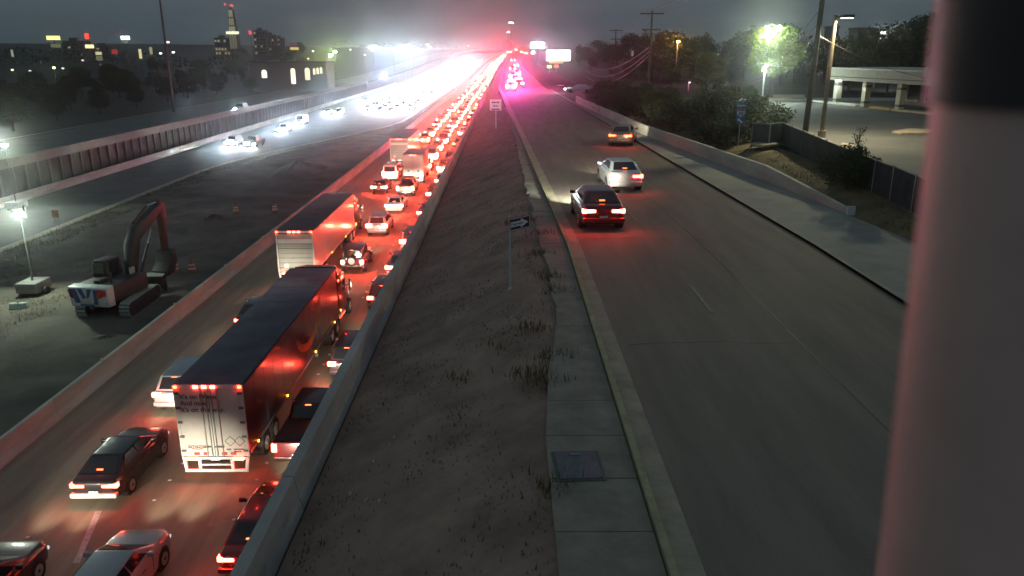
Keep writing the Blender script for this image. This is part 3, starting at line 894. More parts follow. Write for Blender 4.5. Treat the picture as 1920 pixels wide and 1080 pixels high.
# pale smile on the side of the navy trailer
smile(9.6, 3.45, 2.3, .62, R(200), R(335), 'side', 1.301, mat('ochre_print', (.34, .2, .09), .4), T1)

T2 = make_trailer_truck('semi_truck', whitewall, grey_roof, 'charcoal', ribbed=True)
T2.location = (-14.75, 52.4, 0)
tag(T2, 'articulated lorry with a white trailer and ribbed rear door, ahead of the navy one', 'truck', 'lorries in the jam')
T3 = copy_tree(T2); T3.name = 'semi_truck'
T3.location = (-15.3, 111, 0)
tag(T3, 'articulated lorry with a brightly lit white rear end, beyond the box truck', 'truck', 'lorries in the jam')

def make_box_truck(name):
    root = empty(name)
    Wd = 1.28
    cream = mat('cream_box_paint', (.55, .48, .44), .5, var=.1)
    MB().box(-Wd, Wd, .05, 6.5, 1.0, 3.75).build('cargo_box', cream, root, bev=.04)
    for sx in (-1, 1):
        a, b = sorted((sx * .015, sx * (Wd - .08)))
        d = MB().box(a, b, .0, .045, 1.05, 3.6).build('rear_door', mat('cream_door', (.6, .52, .48), .5, var=.1), root)
        MB().box(sx * .6 - .14, sx * .6 + .14, -.012, -.001, 1.6, 1.88).build('placard', mat('dark_placard', (.12, .06, .05), .5), d)
        MB().cyl((sx * .12, -.03, 1.1), (sx * .12, -.03, 3.55), .02, n=6).build('lock_rod', galv, d)
        MB().box(sx * .95 - .2, sx * .95 + .2, -.09, .04, .78, .93).build('tail_lamp', tail_hot, root)
        for yy in (1.6,): lorry_wheel(root, sx * 1.2, yy, .45)
        lorry_wheel(root, sx * 1.1, 7.6, .45, False)
        MB().box(sx * 1.4 - .08, sx * 1.4 + .08, 7.5, 7.6, 1.7, 2.2).build('mirror', blackp, root)
        MB().box(sx * .75 - .18, sx * .75 + .18, 8.75, 8.84, .8, 1.0).build('headlamp', head_nb, root)
        spot(root, (sx * .75, 8.9, .9))
    MB().box(-1.2, 1.2, -.14, .02, .5, .72).build('bumper', whitep, root, bev=.02)
    for x in (-.3, 0, .3): lorry_lamp(root, x, -.02, 3.68, .08, .04, tail_on)
    MB().hexa([(-1.1, 6.6, .6), (1.1, 6.6, .6), (1.0, 8.75, .6), (-1.0, 8.75, .6), (-1.05, 6.6, 2.5), (1.05, 6.6, 2.5), (.95, 7.6, 2.4), (-.95, 7.6, 2.4)]).build('cab', PAINT['white'], root, bev=.08)
    MB().hexa([(-.95, 7.75, 1.75), (.95, 7.75, 1.75), (.95, 7.9, 1.7), (-.95, 7.9, 1.7), (-.9, 7.52, 2.32), (.9, 7.52, 2.32), (.9, 7.65, 2.3), (-.9, 7.65, 2.3)]).build('windscreen', glass, root)
    MB().box(-.45, .45, .3, 8.5, .55, .98).build('chassis', blackp, root)
    return root
BT = make_box_truck('box_truck')
BT.location = (-11.6, 96, 0)
tag(BT, 'cream box truck with two small dark placards on its rear doors', 'truck')

# ---------------------------------------------------------------- cars one can tell apart
G1 = 'vehicles queueing northbound'
LN = {'L': -14.95, 'M': -11.5, 'R': -8.15}
near = [
    ('sedan', 'maroon', -15.7, 17.0, 'dark red sedan in the bottom left corner, only roof and nose showing', 'on'),
    ('sedan', 'silver', -12.0, 17.6, 'silver sedan behind the navy trailer, its roof and bonnet at the picture edge', 'on'),
    ('sedan', 'red', -8.2, 20.6, 'red car in the right lane, almost hidden by the wall in the foreground', 'hot'),
    ('sedan', 'black', -15.1, 24.9, 'black sedan with a brightly lit rear bumper painted white, left of the navy trailer', 'on'),
    ('suv', 'silver', -15.3, 32.4, 'silver tall car with a lit tail, half hidden behind the navy trailer', 'hot'),
    ('pickup', 'maroon', -8.35, 27.4, 'dark red pickup with a chrome rear bumper beside the tall wall', 'on'),
    ('suv', 'charcoal', -8.1, 36.0, 'dark car with one glaring red lamp beside the front of the navy trailer', 'hot'),
    ('sedan', 'black', -15.2, 43.0, 'black car peeping out left of the front half of the navy trailer', 'on'),
    ('suv', 'black', -8.0, 46.8, 'black car with a roof glint, next to the wall opposite the lorry cab', 'on'),
    ('jeep', 'charcoal', -11.6, 56.0, 'dark boxy off road car with a round spare wheel on its tailgate', 'hot'),
    ('sedan', 'grey', -8.0, 54.6, 'grey car by the wall, next beyond the black one with the roof glint', 'on'),
    ('suv', 'grey', -7.9, 62.0, 'grey tall car hugging the wall, opposite the side of the white trailer', 'on'),
    ('suv', 'silver', -11.7, 68.0, 'silver tall car with a wide glowing tail, first beyond the spare wheel', 'hot'),
    ('sedan', 'white', -11.6, 78.2, 'white sedan with a glowing tail, second beyond the spare wheel', 'hot'),
    ('pickup', 'tan', -11.6, 87.6, 'tan pickup with yellowish glowing tail just behind the cream box truck', 'hot'),
    ('sedan', 'charcoal', -14.9, 89.5, 'dark sedan with two separate red lamps past the white trailer cab', 'on'),
    ('van', 'white', -14.9, 98.4, 'white van with a fully lit rear left of the cream box truck', 'hot'),
    ('sedan', 'blue', -7.9, 74.6, 'blue sedan against the wall, opposite the white sedan', 'on'),
    ('suv', 'maroon', -7.9, 84.0, 'dark red tall car against the wall, opposite the tan pickup', 'on'),
    ('sedan', 'silver', -7.9, 94.0, 'silver sedan against the wall, beside the cream box truck', 'on'),
]
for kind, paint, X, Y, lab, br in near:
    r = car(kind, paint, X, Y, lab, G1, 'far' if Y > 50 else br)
    if 'brightly lit rear bumper' in lab:  # bumper painted white to stand in for headlamp glare on it
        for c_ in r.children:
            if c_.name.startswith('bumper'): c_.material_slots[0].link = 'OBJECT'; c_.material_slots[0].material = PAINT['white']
# frontage road
r = car('sedan', 'maroon', 3.9, 30.6, 'dark sedan with lamp glow in its paint and two wide red lamps on the frontage road, nearest to the kerb', 'cars on the frontage road', 'hot', rz=R(1.2), z=9.0)  # red glow of its lamps put into the paint of a black car
spot(r, (0, 4.95, .7), 3800, (.86, 1, .84), 84, 2.5, R(8), name='bright_beam')
o = car('sedan', 'white', 6.15, 39.6, 'white sedan with a brightly lit tail in the right lane of the frontage road', 'cars on the frontage road', 'on', rz=R(1.7), z=9.0)
o = car('sedan', 'tan', 8.6, 59.5, 'tan car with amber red lamps farthest along the frontage road', 'cars on the frontage road', 'dim', rz=R(-14), z=9.0)

# ---------------------------------------------------------------- cars too far off to show more than their lamps
def far_proto(name, kind, south):
    s = SPEC[kind]; L, hw = s['L'], s['hw']
    y0, y1, y2, y3 = s['cab']; zb, zt = s['zt']
    m = MB()
    m.hexa([(-hw + .05, 0, .35), (hw - .05, 0, .35), (hw - .05, L, .35), (-hw + .05, L, .35), (-hw, .05, zb), (hw, .05, zb), (hw - .1, L - .1, zb - .2), (-hw + .1, L - .1, zb - .2)], 0)
    m.hexa([(-s['bw'], y0, zb - .05), (s['bw'], y0, zb - .05), (s['bw'], y3, zb - .05), (-s['bw'], y3, zb - .05), (-s['rw'], y1, zt), (s['rw'], y1, zt), (s['rw'], y2, zt), (-s['rw'], y2, zt)], 0)
    for yy in s['wheels']:
        for sx in (-1, 1): m.cyl((sx * (hw - .2), yy, .33), (sx * (hw + .01), yy, .33), .33, n=8, mi=1)
    r = m.build(name, [PAINT['grey'], black], None)
    P = (Vector((-s['bw'], y0, zb - .05)), Vector((s['bw'], y0, zb - .05)), Vector((s['rw'], y1, zt)), Vector((-s['rw'], y1, zt)))
    pane('rear_window', P, .1, .9, .25, .9, glass, r, (0, -1, .3), .02)
    P = (Vector((-s['bw'], y3, zb - .05)), Vector((s['bw'], y3, zb - .05)), Vector((s['rw'], y2, zt)), Vector((-s['rw'], y2, zt)))
    pane('windscreen', P, .1, .9, .2, .9, glass, r, (0, 1, .3), .02)
    tx, tz, tw, th = s['tl']
    for sx in (-1, 1):
        if not south: MB().box(sx * tx - tw * 1.2, sx * tx + tw * 1.2, -.06, .05, tz - th * .6, tz + th * .6).build('tail_lamp', tail_far, r)
        else: MB().box(sx * (hw - .28) - .17, sx * (hw - .28) + .17, L - .12, L + .03, .62, .78).build('headlamp', head_white, r)
    if not south: spot(r, (0, L + .12, .7), HEAD_W * 1.8)
    return r
fp = {}
def far_car(kind, paint, X, Y, south, label, group, z=0.0, rz=None, bright=True):
    key = (kind, south)
    nm = {'sedan': 'sedan_car', 'suv': 'suv_car', 'pickup': 'pickup_truck', 'van': 'passenger_van'}[kind]
    if key not in fp: r = fp[key] = far_proto(nm, kind, south)
    else: r = copy_tree(fp[key]); r.name = nm
    r.material_slots[0].link = 'OBJECT'; r.material_slots[0].material = PAINT[paint]
    p = W(X, Y, z); q = W(X, Y + 5, z)
    r.location = p
    sl = math.atan2(q.z - p.z, 5); yw = -math.atan2(q.x - p.x, 5)
    if south: r.rotation_euler = (-sl, 0, PI + yw)
    else: r.rotation_euler = (sl, 0, yw)
    if rz is not None: r.rotation_euler[2] = rz
    tag(r, label, 'car' if kind != 'van' else 'van', group)
    if south and bright:
        if Y < 212:
            for c_ in r.children:
                if c_.name.startswith('headlamp') and c_.type == 'MESH': c_.material_slots[0].link = 'OBJECT'; c_.material_slots[0].material = head_warm if paint in ('tan', 'charcoal') else head_blue
            spot(r, (0, SPEC[kind]['L'] + .06, .72), SB_W * .95, (.7, .88, 1), 74, -7, name='near_headlamp_beam')
        else: spot(r, (0, SPEC[kind]['L'] + .06, .72), 1050 if Y < 320 else (560 if Y < 420 else 260), (.82, .93, 1), 110, 3, name='far_headlamp_beam')
    return r
SB_W = 1100
rnd = random.Random(11)
paints = ['black', 'charcoal', 'grey', 'silver', 'white', 'red', 'blue', 'maroon', 'tan']
starts = {'L': 121 + 18, 'M': 107, 'R': 103.5}
ORD = ['first', 'second', 'third', 'fourth', 'fifth', 'sixth', 'seventh', 'eighth', 'ninth', 'tenth', 'eleventh', 'twelfth', 'thirteenth', 'fourteenth', 'fifteenth',
       'sixteenth', 'seventeenth', 'eighteenth', 'nineteenth', 'twentieth'] + ['%dth' % k for k in range(21, 60)]
for ln in 'LMR':
    Y = starts[ln]; nq = 0
    while Y < 760:
        k = rnd.choice(['sedan', 'suv', 'suv', 'pickup', 'sedan', 'van'])
        pc = rnd.choice(paints)
        far_car(k, pc, LN[ln] + rnd.uniform(-.3, .3), Y, False,
                ('%s in the queue, %s %s' % ({'sedan': 'car', 'suv': 'tall car', 'pickup': 'pickup', 'van': 'van'}[k], ORD[nq], {'L': 'ahead of the white ended lorry in the left lane', 'M': 'ahead of the cream box truck', 'R': 'along the wall past the silver sedan'}[ln]))
                if Y < 260 else 'tiny far %s in the dense red tail lamp queue' % {'sedan': 'car', 'suv': 'tall car', 'pickup': 'pickup', 'van': 'van'}[k],
                'far vehicles in the northbound queue')
        nq += 1
        Y += SPEC[k]['L'] + rnd.uniform(2.5, 5.5) + (Y - 100) * .012
# southbound: four lanes of headlamps bunched far off
for lane, X in enumerate((-27.2, -30.8, -34.4, -38.0)):
    Y = 214 + (12, 0, 3, 9)[lane]
    while Y < 640:
        k = rnd.choice(['sedan', 'suv', 'suv', 'pickup', 'sedan', 'van'])
        far_car(k, rnd.choice(paints), X + rnd.uniform(-.3, .3), Y, True, 'far oncoming %s lost in the white mass of headlamps' % {'sedan': 'car', 'suv': 'tall car', 'pickup': 'pickup', 'van': 'van'}[k],
                'far vehicles coming southbound')
        Y += rnd.uniform(8, 14) + (Y - 200) * .015
# the nearer oncoming ones
for px, py, kind, paint, lab in (
    (430, 268, 'suv', 'silver', 'silver oncoming car with bluish headlamps, nearest of the southbound traffic'),
    (468, 270, 'pickup', 'charcoal', 'dark oncoming pickup with warm headlamps beside the bluish silver one'),
    (528, 243, 'suv', 'white', 'white oncoming tall car with bluish headlamps, third nearest southbound'),
    (560, 229, 'van', 'white', 'white oncoming van with a lit brow above bluish headlamps'),
    (612, 211, 'sedan', 'silver', 'silver oncoming sedan glaring bluish, left one of a close pair'),
    (634, 211, 'suv', 'grey', 'grey oncoming tall car glaring bluish, right one of a close pair'),
    (684, 190, 'sedan', 'tan', 'tan oncoming car with warm headlamps at the left end of the white mass')):
    p = on_z(px, py, .7)
    far_car(kind, paint, p.x, p.y + SPEC[kind]['L'], True, lab, 'nearer vehicles coming southbound')
p = on_z(459, 201, 4.0)
far_car('suv', 'grey', p.x, p.y, True, 'lone oncoming car on the raised road above the ribbed wall', 'vehicles on the raised frontage road', z=3.3)
# emergency vehicles and stopped cars on the ramp straight ahead
eg = 'vehicles stopped on the ramp ahead'
mag = glow('magenta_lightbar', (1, .05, .75), 900)
redbar = glow('red_lightbar', (1, .03, .06), 1400)
bluebar = glow('blue_lightbar', (.05, .16, 1), 500)
for i, (px, py, kind, paint) in enumerate(((958, 172, 'suv', 'white'), (973, 166, 'suv', 'black'))):
    p = on_z(px, py, 9)
    r = far_car(kind, paint, p.x, p.y, False, ('white emergency car with a magenta and red roof light bar straight ahead', 'black emergency car with a red roof light bar straight ahead')[i], eg, z=9.0)
    s = SPEC[kind]
    lb = MB().box(-.55, .55, 1.4, 1.6, s['zt'][1], s['zt'][1] + .05).build('light_bar', blackp, r)
    MB().box(-.55, -.05, 1.38, 1.62, s['zt'][1] + .051, s['zt'][1] + .19).build('lamp', mag, lb)
    MB().box(.05, .55, 1.38, 1.62, s['zt'][1] + .051, s['zt'][1] + .19).build('lamp', redbar, lb)
    lamp('light_bar_light', (0, 1.2, s['zt'][1] + .5), 8000, (1, .08, .5), .3, r)
for i, (px, py) in enumerate(((966, 155), (962, 146), (970, 140), (961, 131), (968, 124), (962, 117), (957, 110), (968, 107), (978, 102), (986, 97))):
    Yd = 24268 * 7 / 16 / (py - 92) / .956
    Yd = min(Yd, 640)
    q = at_y(px, py, Yd)
    zz = q.z - .9
    r = far_car(rnd.choice(['sedan', 'suv', 'pickup']), rnd.choice(paints), 0, 0, False, 'far stopped vehicle in the column of red lamps above the ramp', eg)
    r.location = (q.x, Yd, ground(q.x - bend(Yd), Yd).z + .05)
# ================================================================ EXCAVATOR AND CONSTRUCTION SITE
ex = empty('excavator', (-25.05, 45.5, .12), 0, 'dark excavator with a white lettered counterweight and raised boom in the construction strip', 'excavator')
exd = mat('excavator_dark', (.03, .027, .027), .55, var=.25, scale=2)
exo = mat('excavator_rust', (.1, .032, .026), .55, var=.3, scale=2)
exw = mat('counterweight_white', (.62, .66, .62), .45, var=.1, scale=2)
exb = mat('decal_blue', (.06, .11, .25), .5)
exr = mat('decal_red', (.5, .05, .05), .5)
pad_m = mat('track_pad', (.36, .39, .33), .75, var=.3, scale=5)
for sx in (-1, 1):
    prof = []
    for k in range(9): prof.append((.45 - .45 * math.sin(PI * k / 8), .45 - .45 * math.cos(PI * k / 8)))
    for k in range(9): prof.append((4.1 + .45 * math.sin(PI * k / 8), .45 + .45 * math.cos(PI * k / 8)))
    tr = MB().prism(prof, 0, sx * 1.35 - .3, sx * 1.35 + .3).build('track', black, ex)
    pads = MB()
    per = 2 * PI * .47 + 2 * 3.65; npad = 44
    for k in range(npad):
        s_ = per * k / npad
        if s_ < 3.65: y, z, a = .45 + s_, .92, 0
        elif s_ < 3.65 + PI * .47: t = (s_ - 3.65) / .47; y, z, a = 4.1 + .47 * math.sin(t), .45 + .47 * math.cos(t), -t
        elif s_ < 7.3 + PI * .47: y, z, a = 4.1 - (s_ - 3.65 - PI * .47), -.02, PI
        else: t = (s_ - 7.3 - PI * .47) / .47; y, z, a = .45 - .47 * math.sin(t), .45 - .47 * math.cos(t), PI - t
        c, sn = math.cos(a), math.sin(a)
        pts = []
        for dz in (-.02, .04):
            for dx, dy in ((-.31, -.085), (.31, -.085), (.31, .085), (-.31, .085)):
                pts.append((sx * 1.35 + dx, y + dy * c - dz * sn, z + dy * sn + dz * c))
        pads.hexa(pts)
    pads.build('track_pads', pad_m, tr)
    for k in range(6): MB().cyl((sx * 1.35 - .32, .6 + k * .68, .3), (sx * 1.35 + .32, .6 + k * .68, .3), .16, n=10).build('roller', exd, tr)
MB().box(-1.04, 1.04, 1.2, 3.4, .35, .85).build('undercarriage', exd, ex, bev=.05)
MB().cyl((0, 2.5, .85), (0, 2.5, 1.0), .75, n=20).build('slew_ring', exd, ex)
MB().box(-1.35, 1.3, .25, 3.6, 1.0, 2.05).build('engine_house', exd, ex, bev=.08)
cw = MB().hexa([(-1.32, -.35, .85), (1.28, -.35, .85), (1.33, .24, .85), (-1.37, .24, .85), (-1.36, -.42, 2.1), (1.32, -.42, 2.1), (1.33, .24, 2.16), (-1.37, .24, 2.16)]).build('counterweight', exw, ex, bev=.08)
def decal(poly, mt, nm='decal'):
    y = -.432
    m = MB().add([(x, y - .01 - (z - .85) * .056, z) for x, z in poly] + [(x, y + .08, z) for x, z in poly],
                 [tuple(range(len(poly)))] + [(k, len(poly) + k, len(poly) + (k + 1) % len(poly), (k + 1) % len(poly)) for k in range(len(poly))])
    return m.build(nm, mt, cw)
decal([(-1.12, 2.0), (-.85, 2.0), (-.62, 1.1), (-.9, 1.1)], exb)
decal([(-.62, 2.0), (-.42, 2.0), (-.2, 1.45), (-.36, 1.35)], exb)
decal([(-.1, 1.4), (.02, 1.48), (.25, 2.0), (.02, 2.0)], exb)
decal([(.42, 2.0), (.62, 2.0), (.56, 1.05), (.36, 1.05)], exb)
decal([(-.6, 1.02), (.3, 1.02), (.3, .93), (-.6, .93)], exb)
decal([(.66, 2.0), (.98, 2.0), (.92, 1.5), (.62, 1.42)], exr)
decal([(1.02, 1.98), (1.24, 1.98), (1.23, 1.6), (1.0, 1.56)], exr)
decal([(-1.27, 1.95), (-1.17, 1.95), (-1.06, 1.4), (-1.25, 1.5)], exr)
cabm = MB().hexa([(-1.33, 1.9, 2.06), (-.35, 1.9, 2.06), (-.35, 3.75, 1.3), (-1.33, 3.75, 1.3), (-1.28, 2.0, 3.1), (-.4, 2.0, 3.1), (-.4, 3.4, 3.1), (-1.28, 3.4, 3.1)]).build('cab', exd, ex, bev=.06)
MB().hexa([(-1.2, 1.87, 2.3), (-.5, 1.87, 2.3), (-.5, 1.9, 2.3), (-1.2, 1.9, 2.3), (-1.18, 1.95, 2.95), (-.5, 1.95, 2.95), (-.5, 1.99, 2.95), (-1.18, 1.99, 2.95)]).build('rear_window', mat('cab_window', (.12, .15, .11), .1), cabm)
MB().box(-.345, -.33, 2.3, 3.2, 2.2, 2.95).build('side_window', glass, cabm)
MB().box(-.3, .1, .6, 1.5, 2.05, 2.25).build('exhaust_box', exd, ex, bev=.03)
MB().cyl((.7, .9, 2.05), (.7, .9, 2.7), .07, n=8).build('exhaust_pipe', exd, ex)
# boom, stick and bucket (side profile y,z)
boom = [(2.9, 1.6), (3.5, 1.5), (4.4, 4.0), (7.0, 5.35), (7.25, 5.75), (6.9, 5.95), (4.0, 4.85), (3.3, 3.9)]
MB().prism(boom, 0, .12, .62).build('boom', exd, ex, bev=.04)
MB().prism([(6.75, 5.8), (7.05, 6.1), (7.45, 5.9), (7.6, 5.4), (7.35, 2.6), (7.0, 2.5), (6.95, 5.2)], 0, .2, .56).build('stick', exo, ex, bev=.03)
MB().prism([(6.9, 2.6), (7.5, 2.65), (7.65, 1.9), (7.2, 1.1), (6.4, .95), (6.2, 1.3), (6.7, 1.8)], 0, -.2, .95).build('bucket', exd, ex, bev=.04)
for k in range(4): MB().box(-.1 + k * .3, .02 + k * .3, 5.95, 6.3, .96, 1.1).build('bucket_tooth', exd, ex)
MB().cyl((.9, 3.4, 1.7), (.75, 4.9, 3.6), .09, n=10).build('lift_cylinder', exd, ex)
MB().cyl((.75, 4.9, 3.6), (.68, 5.5, 4.5), .05, n=8).build('lift_rod', chrome, ex)
MB().cyl((.37, 4.2, 5.15), (.37, 5.8, 5.95), .09, n=10).build('stick_cylinder', exo, ex)
MB().cyl((.37, 5.8, 5.95), (.37, 6.9, 6.0), .05, n=8).build('stick_rod', chrome, ex)
MB().tube([(.66, 3.2, 3.6), (.66, 4.1, 5.0), (.66, 5.6, 5.6), (.66, 6.9, 5.9)], .03, 5).build('hose', black, ex)
MB().box(.62, .75, 2.8, 3.2, 2.1, 2.5).build('work_lamp', mat('lamp_housing', (.5, .52, .4), .4), ex)

# the upper works are slewed a little to the right
SL = Matrix.Translation((0, 2.5, 0)) @ Matrix.Rotation(R(-10), 4, 'Z') @ Matrix.Translation((0, -2.5, 0))
for c_ in ex.children:
    if c_.name.split('.')[0] not in ('track', 'undercarriage', 'slew_ring'): c_.matrix_local = SL @ c_.matrix_local
# drums
def drum(p, label):
    t = empty('traffic_drum', p, random.uniform(0, 3), label, 'traffic drum', 'orange drums in the construction strip')
    MB().cyl((0, 0, 0), (0, 0, .06), .36, n=16).build('base', black, t)
    z = .06
    for k, (m, h) in enumerate(((orange, .22), (whiteb, .14), (orange, .14), (whiteb, .14), (orange, .22))):
        MB().cyl((0, 0, z), (0, 0, z + h - .004), .29 - .022 * k, .29 - .022 * (k + 1) + .005, n=18).build('band', m, t); z += h
    MB().box(-.16, .16, -.02, .02, z, z + .08).build('handle', blackp, t)
drum(on_z(329, 511, .15), 'orange and white drum right of the excavator, left one of the close pair')
drum(on_z(361, 511, .15), 'orange and white drum right of the excavator, right one of the close pair')
drum(on_z(443, 400, .15), 'lone orange and white drum farther up the construction strip')
drum(on_z(516, 398, .15), 'orange and white drum by the barrier beyond the lone one')
# tool crate and white tank beside the machine
tk = empty('pump_unit', on_z(293, 545, .15), R(8), 'dark box shaped pump unit with a pale lid edge right of the excavator', 'machine')
MB().box(-.6, .6, -.4, .6, .25, 1.1).build('housing', exd, tk, bev=.04)
MB().box(-.63, .63, -.43, .63, 1.101, 1.15).build('lid', mat('pale_lid', (.4, .42, .35), .6), tk)
for sx in (-1, 1): MB().cyl((sx * .6, 0, .25), (sx * .72, 0, .25), .25, n=12).build('wheel', black, tk)
tn = empty('water_barrier', on_z(36, 579, .1), R(12), 'low pale plastic water barrier lying by the floodlight mast', 'barrier')
MB().hexa([(-.55, -.22, 0), (.55, -.22, 0), (.55, .22, 0), (-.55, .22, 0), (-.5, -.1, .42), (.5, -.1, .42), (.5, .1, .42), (-.5, .1, .42)]).build('shell', mat('pale_green_plastic', (.5, .62, .5), .5), tn, bev=.06)
MB().cyl((0, 0, .42), (0, 0, .47), .06, n=8).build('cap', blackp, tn)
# dirt piles
def pile(p, rx, ry, h, label):
    bm_ = MB()
    n = 26; m = 9; rr = random.Random(int(rx * 100))
    vs = []
    for j in range(m):
        for k in range(n):
            t = 2 * PI * k / n; q = j / (m - 1)
            jit = 1 + rr.uniform(-.16, .16)
            vs.append((math.cos(t) * rx * q * jit, math.sin(t) * ry * q * jit, h * (1 - q) ** 1.2 * (1 + rr.uniform(-.2, .2)) - .02))
    fs = [(j * n + k, j * n + (k + 1) % n, (j + 1) * n + (k + 1) % n, (j + 1) * n + k) for j in range(m - 1) for k in range(n)]
    o = bm_.add(vs, fs).build('dirt_pile', dirt, smooth_=True)
    o.location = p
    tag(o, label, 'dirt pile')
pile(on_z(560, 322, 0), 4, 9, 1.5, 'long heap of pale rubble and dirt beyond the excavator near the barrier')
pile(on_z(205, 640, 0), 2.4, 1.6, .35, 'low scraped heap of dirt right behind the excavator tracks')
pile(on_z(400, 420, 0), 2, 6, .9, 'low dark ridge of dirt beside the lone drum')

# floodlight mast and light tower
def flood(p, h, label, power, px_scale=1.0, tower=False):
    t = empty('floodlight_mast', p, 0, label, 'floodlight', 'floodlights over the roadworks')
    MB().box(-.7, .7, -.9, .9, .3, 1.0).build('trailer_body', mat('tower_body', (.2, .2, .18), .6), t, bev=.05)
    for sx in (-1, 1): MB().cyl((sx * .72, 0, .3), (sx * .9, 0, .3), .3, n=12).build('wheel', black, t)
    MB().cyl((0, 0, 1.0), (0, 0, h), .06, .045, n=8).build('mast', mat('mast_grey', (.12, .12, .12), .6), t)
    MB().box(-.4, .4, -.05, .05, h - .03, h + .03).build('crossbar', blackp, t)
    for x in (-.27, -.09, .09, .27):
        hd = MB().box(x - .08, x + .08, -.16, .02, h + .04, h + .25).build('lamp_head', blackp, t)
        MB().box(x - .065, x + .065, -.175, -.162, h + .06, h + .23).build('lens', glow('flood_lens', (.95, 1, .88), 700, sample=False), hd)
    l = bpy.data.lights.new('flood_light', 'SPOT'); l.energy = power / K; l.color = (.82, 1, .8); l.spot_size = R(165); l.spot_blend = .4; l.shadow_soft_size = .3
    o = bpy.data.objects.new('flood_light', l); COL.objects.link(o); o.parent = t; o.location = (0, -.3, h + .15)
    o.rotation_euler = (R(52), 0, R(195))
q = on_z(66, 552, .1)
flood(q, (on_z(66, 552, .1) - Vector((0, 0, 0))).z + 5.3, 'glaring white floodlight mast left of the excavator', 2400)
q = at_y(10, 275, 80)
flood(Vector((q.x, q.y, 0)), q.z, 'glaring floodlight mast at the left picture edge by the far barrier', 2600)
sg = empty('road_work_sign', on_z(108, 425, .1), R(10), 'small faded orange road work sign standing beyond the floodlight mast', 'sign')
MB().box(-.3, .3, -.02, .02, .9, 1.6).build('panel', mat('faded_orange', (.45, .2, .14), .6), sg)
for x in (-.2, .2): MB().box(x - .03, x + .03, .022, .06, 0, 1.5).build('leg', galv, sg)

# ================================================================ SIGNS, POLES, WIRES
# one way sign on the median
b = on_z(957, 543, 8.75)
ow = empty('one_way_sign', (b.x, b.y, 8.72), 0, 'black and white one way arrow sign on a thin post in the dark median', 'sign')
pg = mat('pale_post', (.55, .55, .52), .5, var=.1)
MB().cyl((0, 0, 0), (0, 0, .1), .1, .06, n=10).build('base', pg, ow)
MB().cyl((0, 0, .1), (-.02, .05, 2.42), .03, n=10).build('post', pg, ow)
owp = MB().box(0, .94, -.006, .006, 0, .42).build('panel', mat('sign_black', (.02, .02, .022), .4), ow, bev=.0)
owp.location = (-.02, .01, 1.9); owp.rotation_euler = (0, 0, R(46))
for a in ((.02, .92, .38, .402), (.02, .92, .018, .04)): MB().box(a[0], a[1], -.0085, -.0062, a[2], a[3]).build('border', whiteb, owp)
MB().box(.9, .922, -.0085, -.0062, .041, .379).build('border', whiteb, owp)
MB().prism([(.05, .13), (.5, .13), (.5, .06), (.84, .21), (.5, .36), (.5, .29), (.05, .29)], 1, -.0087, -.0062).build('arrow', mat('sign_white', (.8, .85, .83), .4, var=.03), owp)
lettering("ONE WAY", .12, mat('sign_black', (.02, .02, .022), .4), owp, .07, -.0095, .165, .002, .2)

# white sign farther along the median
b = at_y(930, 241, 76)
ws = empty('white_sign', (b.x, 76, b.z), 0, 'square white sign with three lines of print on a post, far down the median', 'sign')
MB().box(-.04, .04, -.03, .03, 0, 2.6).build('post', galv, ws)
h0 = at_y(928, 207, 76).z - b.z; h1 = at_y(928, 186, 76).z - b.z
MB().box(-.58, .52, -.06, -.035, h0, h1).build('panel', mat('white_sign_face', (.75, .74, .7), .5, var=.04), ws)
hh = (h1 - h0)
for k, words in enumerate((((-.36, .02), (.08, .34)), ((-.22, .0), (.06, .2)), ((-.4, .38),))):   # three lines of print, too small to read
    for a, b in words:
        MB().box(a - .03, b - .03, -.064, -.0605, h1 - .36 - k * .32, h1 - .24 - k * .32).build('print_line', grey_print, ws)

# interstate sign
b = on_z(1384, 273, 9.7)
iw = empty('interstate_sign', (b.x, b.y, 9.5), R(-10), 'blue route sign with a shield and an arrow on a thin post by shrubs', 'sign')
MB().box(-.03, .03, .015, .055, 0, 3.1).build('post', galv, iw)
blue_s = mat('sign_blue', (.03, .14, .34), .45, var=.06)
MB().box(-.31, .31, -.01, .01, 2.72, 3.1).build('direction_plate', blue_s, iw)
o = put('lettering', text_mesh("NORTH", .17, .002, align='CENTER', bold=.003), whitep, iw, (0, -.013, 2.84)); o.rotation_euler = (PI / 2, 0, 0)
MB().box(-.31, .31, -.01, .01, 2.12, 2.7).build('shield_plate', blue_s, iw)
sh = [(-.27, 2.55), (-.2, 2.66), (0, 2.62), (.2, 2.66), (.27, 2.55), (.26, 2.36), (.12, 2.2), (0, 2.14), (-.12, 2.2), (-.26, 2.36)]
MB().prism(sh, 1, -.016, -.0102).build('shield', mat('shield_pale', (.45, .5, .55), .5), iw)
MB().prism([(-.22, 2.54), (.22, 2.54), (.21, 2.63), (-.21, 2.63)], 1, -.0185, -.0162).build('shield_top', mat('shield_red', (.4, .08, .1), .5), iw)
o = put('lettering', text_mesh("35", .3, .002, align='CENTER', bold=.008), mat('sign_deep_blue', (.02, .06, .18), .5), iw, (0, -.02, 2.27)); o.rotation_euler = (PI / 2, 0, 0)
MB().box(-.31, .31, -.01, .01, 1.68, 2.1).build('arrow_plate', blue_s, iw)
MB().prism([(-.2, 2.04), (.0, 2.03), (-.04, 1.97), (.18, 1.8), (.1, 1.73), (-.12, 1.9), (-.17, 1.85)], 1, -.016, -.0102).build('arrow', whitep, iw)

